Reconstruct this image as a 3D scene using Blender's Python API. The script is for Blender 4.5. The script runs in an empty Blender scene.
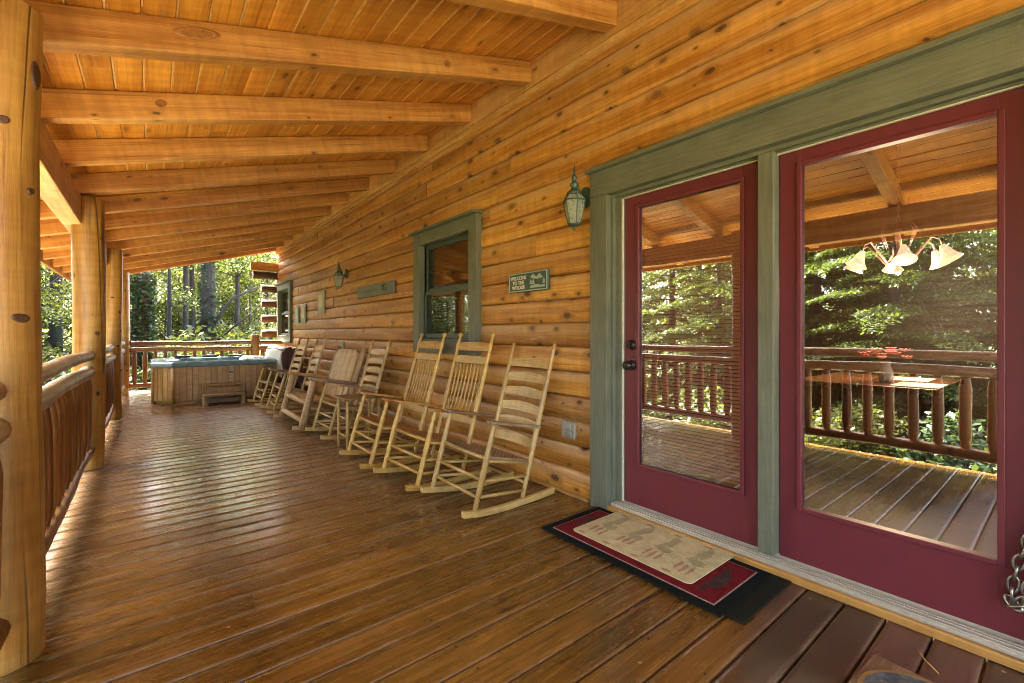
import bpy, math, random
import numpy as np
from mathutils import Vector, Matrix
R = math.radians
rnd = random.Random(11)
sc = bpy.context.scene
C = sc.collection
YN, YF = -2.4, 12.3  # porch ends along the wall; unseen near end cut short to admit skylight

# ------------------------------------------------------------------ node helper
class G:
    def __init__(s, name):
        s.m = bpy.data.materials.new(name); s.m.use_nodes = True
        s.t = s.m.node_tree; s.t.nodes.clear()
        s.out = s.n('ShaderNodeOutputMaterial')
    def n(s, typ, **kw):
        nd = s.t.nodes.new(typ)
        for k, v in kw.items(): setattr(nd, k, v)
        return nd
    def put(s, sock, v):
        if isinstance(v, bpy.types.NodeSocket): s.t.links.new(v, sock)
        elif v is not None:
            if sock.type == 'RGBA' and len(v) == 3: v = (*v, 1)
            sock.default_value = v
    def math(s, op, a, b=None, c=None, clamp=False):
        nd = s.n('ShaderNodeMath', operation=op); nd.use_clamp = clamp
        s.put(nd.inputs[0], a)
        if b is not None: s.put(nd.inputs[1], b)
        if c is not None: s.put(nd.inputs[2], c)
        return nd.outputs[0]
    def mix(s, f, a, b, mode='MIX'):
        nd = s.n('ShaderNodeMix', data_type='RGBA', blend_type=mode)
        s.put(nd.inputs[0], f); s.put(nd.inputs[6], a); s.put(nd.inputs[7], b)
        return nd.outputs[2]
    def rng(s, v, a, b, c=0., d=1., smooth=False):
        nd = s.n('ShaderNodeMapRange')
        if smooth: nd.interpolation_type = 'SMOOTHSTEP'
        s.put(nd.inputs[0], v)
        for i, x in zip((1, 2, 3, 4), (a, b, c, d)): s.put(nd.inputs[i], x)
        return nd.outputs[0]
    def vec(s, x, y, z=0.):
        nd = s.n('ShaderNodeCombineXYZ')
        s.put(nd.inputs[0], x); s.put(nd.inputs[1], y); s.put(nd.inputs[2], z)
        return nd.outputs[0]
    def sep(s, v):
        nd = s.n('ShaderNodeSeparateXYZ'); s.put(nd.inputs[0], v); return nd.outputs
    def noise(s, v, scale=1., detail=3., rough=.55, dist=0.):
        nd = s.n('ShaderNodeTexNoise'); s.put(nd.inputs['Vector'], v)
        s.put(nd.inputs['Scale'], scale); s.put(nd.inputs['Detail'], detail)
        s.put(nd.inputs['Roughness'], rough); s.put(nd.inputs['Distortion'], dist)
        return nd.outputs[0]
    def vor(s, v, scale=1., feature='F1', rand=1., dim='3D'):
        nd = s.n('ShaderNodeTexVoronoi', feature=feature, voronoi_dimensions=dim); s.put(nd.inputs['Vector'], v)
        s.put(nd.inputs['Scale'], scale); s.put(nd.inputs['Randomness'], rand)
        return nd.outputs['Distance'], nd.outputs['Color'] if feature == 'F1' else None
    def uv(s): return s.n('ShaderNodeUVMap', uv_map='UVMap').outputs[0]
    def obj(s): return s.n('ShaderNodeTexCoord').outputs['Object']
    def pos(s): return s.n('ShaderNodeNewGeometry').outputs['Position']
    def pid(s): return s.n('ShaderNodeAttribute', attribute_name='pid').outputs['Fac']
    def orand(s): return s.n('ShaderNodeObjectInfo').outputs['Random']
    def bsdf(s, col, rough=.5, metal=0., bump=None, bstr=.3, bdist=.01, **kw):
        b = s.n('ShaderNodeBsdfPrincipled')
        s.put(b.inputs['Base Color'], col); s.put(b.inputs['Roughness'], rough); s.put(b.inputs['Metallic'], metal)
        for k, v in kw.items(): s.put(b.inputs[k.replace('_', ' ')], v)
        if bump is not None:
            bp = s.n('ShaderNodeBump'); bp.inputs['Strength'].default_value = bstr
            bp.inputs['Distance'].default_value = bdist
            s.put(bp.inputs['Height'], bump); s.t.links.new(bp.outputs[0], b.inputs['Normal'])
        s.t.links.new(b.outputs[0], s.out.inputs[0]); return b
    def surf(s, sh): s.t.links.new(sh, s.out.inputs[0])

def wood(name, light, dark, gs=(55., 2.2), rough=(.4, .6), pidvar=.22, knots=None, bump=.25,
         worn=None, cracks=0., coat=0., spec=.5, objvar=0., course=None):
    """procedural timber in UV metres: u across the piece, v along the grain"""
    g = G(name)
    u, v, _ = g.sep(g.uv()); pid = g.pid()
    kd = None
    if knots:
        cu, cv, kr, thr, kcol = knots
        d, col = g.vor(g.vec(g.math('DIVIDE', u, cu), g.math('DIVIDE', v, cv), 0.), dim='2D')
        r = g.sep(col)[0]
        size = g.math('MULTIPLY', g.math('GREATER_THAN', r, thr), g.math('ADD', kr * .24, g.math('MULTIPLY', kr * .9, g.math('POWER', g.rng(r, thr, 1., 0., 1.), 1.6))))
        wob = g.noise(g.vec(g.math('MULTIPLY', u, 60), g.math('MULTIPLY', v, 30), 0), 1., 2.)
        d = g.math('ADD', d, g.math('MULTIPLY', g.math('SUBTRACT', wob, .5), kr * .5))
        q = g.math('DIVIDE', d, g.math('ADD', size, .0005))
        on = g.math('GREATER_THAN', size, kr * .08)
        core = g.math('MULTIPLY', on, g.rng(q, .72, 1.02, 1., 0., True))
        halo = g.math('MULTIPLY', on, g.rng(q, .8, 2.6, 1., 0., True))
        u = g.math('ADD', u, g.math('MULTIPLY', halo, g.math('MULTIPLY', .03, g.math('SINE', g.math('MULTIPLY', q, 3.)))))
        kop = g.rng(g.sep(col)[1], 0., 1., .5, 1.)
        kd = (g.math('MULTIPLY', core, kop), halo, q)
    off = g.math('MULTIPLY', pid, 37.)
    broad = g.noise(g.vec(g.math('MULTIPLY', u, gs[0] * .16), g.math('MULTIPLY', v, gs[1] * .35), off), 1., 3., .5, .6)
    grain = g.noise(g.vec(g.math('MULTIPLY', u, gs[0]), g.math('MULTIPLY', v, gs[1]), off), 1., 4., .6, .5)
    fine = g.noise(g.vec(g.math('MULTIPLY', u, gs[0] * 6), g.math('MULTIPLY', v, gs[1] * 4), off), 1., 2., .6)
    f = g.math('ADD', g.math('MULTIPLY', grain, .55), g.math('ADD', g.math('MULTIPLY', broad, .75), g.math('MULTIPLY', fine, .25)))
    f = g.rng(f, .64, .91, 0., 1.)
    c = g.mix(f, dark, light)
    lines = g.noise(g.vec(g.math('MULTIPLY', u, gs[0] * 2.6), g.math('MULTIPLY', v, gs[1] * .8), g.math('ADD', off, 3.)), 1., 3., .7, .3)
    lk = g.rng(lines, .56, .68, 1., .62)
    chat = g.noise(g.vec(g.math('MULTIPLY', u, 3.), g.math('MULTIPLY', v, 17.), g.math('ADD', off, 5.)), 1., 2., .6)
    lk = g.math('MULTIPLY', lk, g.rng(chat, .3, .7, .87, 1.12))
    c = g.mix(1., c, g.vec(lk, g.math('POWER', lk, 1.15), g.math('POWER', lk, 1.3)), 'MULTIPLY')
    hv = g.rng(pid, 0., 1., 1. - pidvar, 1. + pidvar * .7)
    if objvar: hv = g.math('MULTIPLY', hv, g.rng(g.orand(), 0, 1, 1 - objvar, 1 + objvar))
    c = g.mix(1., c, g.vec(hv, g.math('POWER', hv, 1.12), g.math('POWER', hv, 1.3)), 'MULTIPLY')
    rg = g.rng(grain, .3, .75, rough[0], rough[1])
    if worn:
        wc, lo, hi, sca = worn
        w = g.noise(g.vec(g.math('MULTIPLY', u, sca[0]), g.math('MULTIPLY', v, sca[1]), off), 1., 5., .65, .4)
        w = g.math('MULTIPLY', g.rng(w, lo, hi, 0., 1.), g.rng(fine, .3, .6, .45, 1.))
        c = g.mix(w, c, wc); rg = g.math('ADD', rg, g.math('MULTIPLY', w, .2), clamp=True)
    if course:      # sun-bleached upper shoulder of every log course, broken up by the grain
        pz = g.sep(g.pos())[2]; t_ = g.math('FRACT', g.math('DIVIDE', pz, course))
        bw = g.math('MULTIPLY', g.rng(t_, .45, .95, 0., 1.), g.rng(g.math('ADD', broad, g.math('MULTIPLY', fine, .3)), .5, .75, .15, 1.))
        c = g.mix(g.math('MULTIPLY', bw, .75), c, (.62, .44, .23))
    if kd:
        core, halo, q = kd
        ring = g.rng(g.math('SINE', g.math('MULTIPLY', q, 9.)), -1., 1., .72, 1.)
        c = g.mix(g.math('MULTIPLY', halo, .5), c, g.mix(.4, dark, kcol))
        c = g.mix(g.math('MULTIPLY', core, ring), c, kcol)
    h = g.math('ADD', grain, g.math('MULTIPLY', fine, .5))
    if cracks:
        cn_ = g.noise(g.vec(g.math('MULTIPLY', u, 5.), g.math('MULTIPLY', v, .22), off), 1., 2., .4)
        cm_ = g.noise(g.vec(g.math('MULTIPLY', u, 3.), g.math('MULTIPLY', v, .5), g.math('ADD', off, 9.)), 1., 1.)
        ck = g.math('MULTIPLY', g.rng(g.math('ABSOLUTE', g.math('SUBTRACT', cn_, .5)), .0, .011, 1., 0.), g.rng(cm_, .46, .54, 0., cracks))
        c = g.mix(ck, c, (.03, .015, .006)); h = g.math('SUBTRACT', h, g.math('MULTIPLY', ck, 3.))
    g.bsdf(c, rg, bump=h, bstr=bump, bdist=.004, Coat_Weight=coat, Coat_Roughness=.18, Specular_IOR_Level=spec)
    return g.m

def plain(name, col, rough=.5, metal=0., var=.12, scale=30., bump=.1, col2=None, **kw):
    if rough >= .74: kw.setdefault('Specular_IOR_Level', .08)
    g = G(name); p = g.obj()
    a = g.noise(p, scale, 4., .6); b = g.noise(p, scale * .13, 3., .5)
    f = g.math('ADD', g.math('MULTIPLY', a, .5), g.math('MULTIPLY', b, .5))
    k = g.rng(f, .3, .7, 1 - var, 1 + var)
    c = g.mix(1., col, g.vec(k, k, k), 'MULTIPLY')
    if col2: c = g.mix(g.rng(f, .5, .62, 0., .8), c, col2)
    g.bsdf(c, rough, metal, bump=a, bstr=bump, bdist=.002, **kw)
    return g.m

KN = (.035, .013, .005)
M = {}
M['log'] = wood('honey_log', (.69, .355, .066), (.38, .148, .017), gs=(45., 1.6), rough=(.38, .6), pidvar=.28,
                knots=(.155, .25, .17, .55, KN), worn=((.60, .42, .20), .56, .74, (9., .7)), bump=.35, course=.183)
M['knot'] = plain('dark_knot', (.075, .034, .013), .55, var=.5, scale=120., bump=.5, col2=(.018, .008, .004))
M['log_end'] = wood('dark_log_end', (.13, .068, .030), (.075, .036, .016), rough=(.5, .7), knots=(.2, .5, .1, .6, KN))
M['post'] = wood('peeled_post', (.44, .25, .056), (.26, .122, .021), gs=(22., 1.3), rough=(.32, .5), pidvar=.06,
                 knots=(.27, .50, .10, .70, KN), cracks=.95, bump=.35)
M['rafter'] = wood('rafter_timber', (.64, .345, .080), (.40, .17, .028), gs=(40., 1.5), rough=(.4, .6), pidvar=.2,
                   knots=(.15, .30, .17, .62, KN), bump=.3)
M['ceil'] = wood('ceiling_pine', (.71, .345, .045), (.48, .19, .018), gs=(48., 1.6), rough=(.32, .5), pidvar=.2,
                 knots=(.13, .38, .13, .72, KN), worn=((.42, .32, .17), .66, .82, (6., 1.2)), bump=.2)
M['ledger'] = wood('ledger_pine', (.76, .48, .16), (.58, .31, .075), rough=(.4, .6), knots=(.2, .5, .10, .7, KN))
M['burl'] = plain('burl_knot', (.34, .15, .035), .45, var=.5, scale=40., bump=.4, col2=(.07, .03, .01))
M['tongue'] = wood('bare_tongue_wood', (.86, .62, .28), (.66, .40, .12), rough=(.5, .7))
M['girder'] = wood('girder_timber', (.58, .36, .14), (.38, .18, .05), rough=(.45, .65), knots=(.2, .45, .10, .7, KN))
M['rail'] = wood('rail_log', (.31, .14, .033), (.13, .047, .010), gs=(40., 2.), rough=(.32, .5), knots=(.1, .35, .12, .75, KN), bump=.35)
M['rail_top'] = wood('weathered_rail_log', (.40, .27, .13), (.24, .12, .045), gs=(35., 2.5), rough=(.35, .55), pidvar=.1,
                     knots=(.09, .3, .12, .7, KN), worn=((.56, .50, .38), .5, .62, (8., 3.)), bump=.5, coat=.3)
M['chair'] = wood('pale_oak', (.60, .425, .145), (.37, .225, .052), gs=(90., 5.), rough=(.3, .45), pidvar=.14, objvar=.06, bump=.15)
M['chair_gold'] = wood('golden_oak', (.64, .43, .105), (.42, .24, .045), gs=(90., 5.), rough=(.3, .45), pidvar=.12, bump=.12)
M['arm_dark'] = wood('weathered_arm', (.30, .19, .10), (.14, .08, .035), gs=(70., 4.), rough=(.45, .65), pidvar=.15,
                     worn=((.42, .36, .27), .5, .68, (9., 4.)))
M['arm_gold'] = wood('golden_arm', (.52, .28, .07), (.32, .14, .03), gs=(70., 4.), rough=(.3, .45), pidvar=.1)
M['plank'] = wood('back_plank', (.54, .37, .135), (.38, .22, .065), gs=(60., 2.), rough=(.4, .55), pidvar=.12, knots=(.2, .5, .06, .8, KN))
M['loglimb'] = wood('peeled_limb', (.46, .31, .14), (.28, .16, .06), gs=(40., 3.), rough=(.42, .6), pidvar=.1, knots=(.1, .3, .11, .72, KN))
M['tubwood'] = wood('tub_cedar', (.46, .31, .12), (.33, .20, .065), gs=(60., 1.5), rough=(.4, .55), pidvar=.16)
M['step'] = wood('step_wood', (.30, .19, .065), (.18, .10, .03), gs=(60., 2.), rough=(.45, .6), pidvar=.2)
M['sillwood'] = wood('sill_trim', (.56, .33, .085), (.40, .19, .04), gs=(60., 2.), rough=(.4, .6), pidvar=.1, worn=((.25, .14, .05), .6, .75, (8., 4.)))
M['table'] = wood('dark_table', (.20, .08, .03), (.09, .03, .012), rough=(.25, .4))
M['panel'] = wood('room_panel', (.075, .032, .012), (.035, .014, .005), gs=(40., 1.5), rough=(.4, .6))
M['burgundy'] = plain('burgundy_paint', (.148, .024, .033), .42, var=.1, scale=14., bump=.06)
def green_paint():
    g = G('sage_green_paint'); u, v, _ = g.sep(g.uv())
    n = g.noise(g.vec(g.math('MULTIPLY', u, 90), g.math('MULTIPLY', v, 5), g.pid()), 1., 4., .65)
    n2 = g.noise(g.pos(), 5., 3.)
    saw = g.noise(g.vec(g.math('MULTIPLY', u, 4), g.math('MULTIPLY', v, 45), g.pid()), 1., 2.)
    c = g.mix(g.rng(g.math('ADD', n, g.math('MULTIPLY', n2, .6)), .55, 1., 0., 1.), (.108, .122, .078), (.178, .194, .132))
    c = g.mix(g.rng(saw, .6, .75, 0., .25), c, (.085, .105, .06))
    g.bsdf(c, .55, bump=g.math('ADD', n, saw), bstr=.3, bdist=.003); return g.m
M['green'] = green_paint()
M['dark_green'] = plain('dark_green_sash', (.055, .075, .045), .45)
M['verdigris'] = plain('verdigris_metal', (.075, .13, .105), .5, .5, var=.3, scale=60., col2=(.05, .07, .05))
M['bronze'] = plain('dark_bronze', (.05, .04, .035), .35, .8)
M['steel'] = plain('zinc_steel', (.42, .42, .38), .28, 1., col2=(.18, .19, .15))
M['alu'] = plain('aluminium_sill', (.56, .54, .42), .34, .45, var=.15, scale=40.)
M['cover_plate'] = plain('outlet_plate', (.42, .42, .33), .45, .3, col2=(.27, .25, .17))
M['pale_teal'] = plain('pale_teal_board', (.40, .50, .41), .6, scale=40.)
M['slate'] = plain('grey_teal_board', (.17, .20, .185), .65, var=.25, scale=25.)
M['sign_green'] = plain('sign_green', (.05, .10, .085), .5, var=.3, scale=70.)
M['cream'] = plain('cream_paint', (.66, .66, .52), .55)
M['teal_shell'] = plain('teal_acrylic', (.13, .235, .26), .25, var=.2, scale=60., col2=(.22, .33, .35))
M['white_vinyl'] = plain('white_vinyl', (.72, .74, .70), .45)
M['brown_vinyl'] = plain('brown_vinyl', (.105, .032, .026), .4)
M['black'] = plain('black_plastic', (.02, .02, .02), .5)
M['rubber'] = plain('dark_rubber', (.018, .019, .012), .75, var=.3, scale=200., bump=.5)
M['rug_black'] = plain('rug_black', (.010, .012, .010), .95, var=.35, scale=220., bump=.6)
M['rug_red'] = plain('rug_red', (.16, .015, .018), .95, var=.6, scale=120., bump=.8, col2=(.11, .012, .014))
M['rug_line'] = plain('rug_line', (.33, .23, .18), .95, var=.3, scale=200., bump=.5)
M['rug_dark'] = plain('rug_dark_motif', (.055, .035, .028), .95, var=.4, scale=200., bump=.5)
M['mat_beige'] = plain('mat_beige', (.54, .49, .25), .9, var=.3, scale=110., bump=.5)
M['mat_green'] = plain('mat_faded_green', (.37, .345, .175), .95, var=.3, scale=120., bump=.5, col2=(.43, .39, .18))
M['mat_red'] = plain('mat_faded_red', (.40, .25, .15), .95, var=.3, scale=120., bump=.5, col2=(.44, .36, .17))
M['pebble'] = plain('pebble_mat', (.07, .085, .085), .7, var=.6, scale=60., bump=.6, col2=(.20, .20, .17))
M['copper'] = plain('copper_bronze', (.30, .17, .14), .35, .4)
M['straw'] = plain('straw', (.55, .38, .12), .6)
M['room'] = plain('room_wall', (.18, .075, .028), .6)
M['blind'] = plain('blind_slat', (.72, .40, .28), .5)
M['blind_dark'] = plain('dark_blind_slat', (.16, .075, .05), .5)
M['flower'] = plain('pink_flower', (.65, .14, .10), .6, var=.3, col2=(.70, .35, .28))
M['paper'] = plain('white_placemat', (.75, .74, .70), .6)
M['vase'] = plain('white_vase', (.6, .62, .6), .2)
M['feeder'] = plain('red_feeder', (.20, .05, .035), .5)

def glass_mat(name, refl, tint=(1, 1, 1)):
    g = G(name)
    fr = g.n('ShaderNodeFresnel'); fr.inputs[0].default_value = 1.5
    f = g.rng(fr.outputs[0], .0, 1., refl, 1.)
    t = g.n('ShaderNodeBsdfTransparent'); g.put(t.inputs[0], tint)
    gl = g.n('ShaderNodeBsdfGlossy'); gl.inputs['Roughness'].default_value = 0.; bp = g.n('ShaderNodeBump'); bp.inputs['Strength'].default_value = .06; bp.inputs['Distance'].default_value = .004; g.put(bp.inputs['Height'], g.noise(g.obj(), 2.6, 1.)); g.t.links.new(bp.outputs[0], gl.inputs['Normal']); g.put(gl.inputs[0], (.96, .98, .97))
    mx = g.n('ShaderNodeMixShader'); g.put(mx.inputs[0], f)
    g.t.links.new(t.outputs[0], mx.inputs[1]); g.t.links.new(gl.outputs[0], mx.inputs[2]); g.surf(mx.outputs[0]); return g.m
M['glass'] = glass_mat('door_glass', .40)
M['glass_win'] = glass_mat('window_glass', .13, (.75, .8, .75))
def lamp_glass():
    g = G('frosted_lantern_glass'); n = g.noise(g.obj(), 60., 3.)
    b = g.n('ShaderNodeBsdfPrincipled'); g.put(b.inputs[0], (.52, .60, .52)); b.inputs['Roughness'].default_value = .12
    t = g.n('ShaderNodeBsdfTransparent'); g.put(t.inputs[0], (.85, .92, .85)); mx = g.n('ShaderNodeMixShader'); g.put(mx.inputs[0], g.rng(n, .3, .7, .32, .5))
    g.t.links.new(t.outputs[0], mx.inputs[1]); g.t.links.new(b.outputs[0], mx.inputs[2]); g.surf(mx.outputs[0]); return g.m
M['lamp_glass'] = lamp_glass()

def shade_mat():
    g = G('lit_lamp_shade'); e = g.n('ShaderNodeEmission'); e.inputs[1].default_value = .06
    z = g.sep(g.obj())[2]
    n = g.noise(g.obj(), 18., 3.)
    g.put(e.inputs[0], g.mix(n, (1., .52, .25), (1., .80, .55)))
    d = g.n('ShaderNodeBsdfPrincipled'); g.put(d.inputs[0], (.5, .30, .18)); d.inputs['Roughness'].default_value = .3
    a = g.n('ShaderNodeAddShader'); g.t.links.new(e.outputs[0], a.inputs[0]); g.t.links.new(d.outputs[0], a.inputs[1])
    g.surf(a.outputs[0]); return g.m
M['shade'] = shade_mat()

def deck_mat():
    g = G('varnished_deck'); u, v, _ = g.sep(g.uv()); pid = g.pid()
    p = g.pos(); px, py, _ = g.sep(p)
    off = g.math('MULTIPLY', pid, 41.)
    d, col = g.vor(g.vec(g.math('DIVIDE', g.math('ADD', u, off), .15), g.math('DIVIDE', v, .8), off), dim='2D')
    kr = g.rng(g.sep(col)[0], .6, 1., 0., .12)
    kn = g.math('MULTIPLY', g.math('GREATER_THAN', kr, .015), g.rng(g.math('DIVIDE', d, g.math('ADD', kr, .001)), .6, 1.1, 1., 0., True))
    grain = g.noise(g.vec(g.math('MULTIPLY', u, 50), g.math('MULTIPLY', v, 1.8), off), 1., 5., .62, .5)
    fine = g.noise(g.vec(g.math('MULTIPLY', u, 260), g.math('MULTIPLY', v, 7), off), 1., 2.)
    broad = g.noise(g.vec(g.math('MULTIPLY', u, 5), g.math('MULTIPLY', v, 1.1), off), 1., 4., .6)
    f = g.rng(g.math('ADD', g.math('MULTIPLY', grain, .5), g.math('ADD', g.math('MULTIPLY', broad, .4), g.math('MULTIPLY', fine, .2))), .45, .70)
    c = g.mix(f, (.085, .039, .0065), (.235, .115, .018))
    hv = g.rng(pid, 0., 1., .72, 1.22)
    c = g.mix(1., c, g.vec(hv, hv, hv), 'MULTIPLY')
    # weathered grey-brown traffic patches
    pt = g.noise(g.vec(px, py, 0.), .9, 5., .62)
    pt2 = g.noise(g.vec(g.math('MULTIPLY', px, 3), g.math('MULTIPLY', py, 5), 0.), 1., 5., .7)
    w = g.rng(g.math('ADD', g.math('MULTIPLY', pt, .65), g.math('MULTIPLY', pt2, .4)), .52, .68)
    c = g.mix(g.math('MULTIPLY', w, .55), c, (.105, .064, .032))
    far = g.rng(g.math('ADD', py, g.math('MULTIPLY', pt2, 1.6)), 3., 6., 0., .55)  # boards coloured paler toward the far end to imitate the floor's sheen
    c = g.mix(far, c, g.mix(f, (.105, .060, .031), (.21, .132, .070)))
    # bare old red stain by the door
    rz = g.rng(g.math('ADD', g.math('SUBTRACT', py, g.math('MULTIPLY', px, .2)), g.math('MULTIPLY', pt2, .25)), .62, .5, 0., 1.)
    rzc = g.mix(g.rng(g.math('ADD', g.math('MULTIPLY', pt2, .7), g.math('MULTIPLY', pid, .4)), .42, .8), (.050, .032, .017), (.15, .066, .043))
    c = g.mix(g.math('MULTIPLY', rz, .92), c, rzc)
    tb_ = g.math('FRACT', g.math('DIVIDE', g.math('SUBTRACT', py, YN), .145))
    ed = g.rng(g.math('ABSOLUTE', g.math('SUBTRACT', tb_, .476)), .40, .465)
    c = g.mix(g.math('MULTIPLY', ed, g.rng(pt2, .38, .6, .05, .55)), c, (.28, .165, .07))
    sx_ = g.math('MULTIPLY', g.math('SUBTRACT', g.math('FRACT', g.math('DIVIDE', px, .61)), .5), .61)
    sy_ = g.math('MULTIPLY', g.math('SUBTRACT', g.math('ABSOLUTE', g.math('SUBTRACT', tb_, .476)), .30), .145)
    sd_ = g.math('SQRT', g.math('ADD', g.math('MULTIPLY', sx_, sx_), g.math('MULTIPLY', sy_, sy_)))
    c = g.mix(g.rng(sd_, .0045, .0065, .85, 0.), c, (.025, .018, .012))
    # flecks and scuffs
    fl, fc = g.vor(g.vec(g.math('MULTIPLY', px, 10), g.math('MULTIPLY', py, 12), 0.))
    fs = g.math('MULTIPLY', g.rng(fl, .05, .09, 1., 0.), g.math('GREATER_THAN', g.sep(fc)[1], .82))
    c = g.mix(fs, c, (.40, .30, .18))
    c = g.mix(g.math('MULTIPLY', kn, .8), c, (.03, .014, .006))
    sc_, _ = g.vor(g.vec(g.math('MULTIPLY', px, 2.5), g.math('MULTIPLY', py, 9), pt2), 1., 'DISTANCE_TO_EDGE')
    c = g.mix(g.math('MULTIPLY', g.rng(sc_, 0., .012, 1., 0.), g.rng(pt2, .5, .65, 0., .55)), c, (.03, .016, .008))
    rip = g.noise(g.vec(g.math('MULTIPLY', u, 6), g.math('MULTIPLY', v, 38), off), 1., 2., .5)
    rg = g.math('ADD', g.rng(g.math('ADD', grain, g.math('MULTIPLY', pt2, .8)), .6, 1.1, .15, .33), g.math('MULTIPLY', rz, .22))
    h = g.math('ADD', g.math('MULTIPLY', rip, .9), g.math('ADD', grain, g.math('MULTIPLY', fine, .3)))
    g.bsdf(c, rg, bump=h, bstr=.17, bdist=.004, Specular_IOR_Level=.7, Coat_Weight=g.math('SUBTRACT', .55, g.math('MULTIPLY', rz, .5)), Coat_Roughness=.16)
    return g.m
M['deck'] = deck_mat()

def leaf_mat(name, a, b, trans=.5):
    g = G(name); pid = g.pid()
    rv = g.math('FRACT', g.math('ADD', pid, g.orand()))
    c = g.mix(rv, a, b)
    d = g.n('ShaderNodeBsdfPrincipled'); g.put(d.inputs[0], c); d.inputs['Roughness'].default_value = .45
    t = g.n('ShaderNodeBsdfTranslucent'); g.put(t.inputs[0], g.mix(.35, c, (.20, .24, .02)))
    mx = g.n('ShaderNodeMixShader'); mx.inputs[0].default_value = trans
    g.t.links.new(d.outputs[0], mx.inputs[1]); g.t.links.new(t.outputs[0], mx.inputs[2]); g.surf(mx.outputs[0]); return g.m
M['leaf'] = leaf_mat('broad_leaf', (.022, .05, .010), (.065, .095, .016))
M['leaf_yellow'] = leaf_mat('sunny_leaf', (.06, .085, .012), (.16, .15, .022), .5)
M['leaf_dark'] = leaf_mat('dark_leaf', (.012, .034, .011), (.035, .07, .022), .3)
M['needle'] = leaf_mat('hemlock_needle', (.022, .055, .012), (.075, .115, .02), .4)
def bark_mat(name, a, b):
    g = G(name); u, v, _ = g.sep(g.uv())
    n = g.noise(g.vec(g.math('MULTIPLY', u, 26), g.math('MULTIPLY', v, 4), 0), 1., 5., .7, .5)
    n2 = g.noise(g.pos(), 1.3, 3.)
    c = g.mix(g.rng(n, .35, .7), a, b); c = g.mix(g.rng(n2, .52, .68, 0., .5), c, (.025, .045, .015))
    g.bsdf(c, .85, bump=n, bstr=1., bdist=.03); return g.m
M['bark'] = bark_mat('grey_brown_bark', (.010, .008, .005), (.032, .025, .016))
M['bark_red'] = bark_mat('red_brown_bark', (.035, .016, .011), (.10, .055, .038))
def ground_mat():
    g = G('forest_floor'); p = g.pos()
    n = g.noise(p, 1.1, 5., .65); n2 = g.noise(p, 14., 4., .7)
    c = g.mix(g.rng(n2, .35, .65), (.28, .22, .14), (.48, .42, .31))
    px, py, _ = g.sep(p)
    near = g.math('MULTIPLY', g.rng(px, -7., -3.5, 1., 0.), 1.)
    c = g.mix(g.math('MULTIPLY', near, g.rng(n, .40, .52)), c, g.mix(n2, (.06, .10, .02), (.15, .19, .06)))
    g.bsdf(c, .95, bump=n2, bstr=.8, bdist=.06); return g.m
M['ground'] = ground_mat()
def water_mat():
    g = G('tub_water'); n = g.noise(g.pos(), 9., 3.)
    g.bsdf((.10, .22, .24), .04, bump=n, bstr=.15, bdist=.02, Specular_IOR_Level=.6); return g.m
M['water'] = water_mat()

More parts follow.
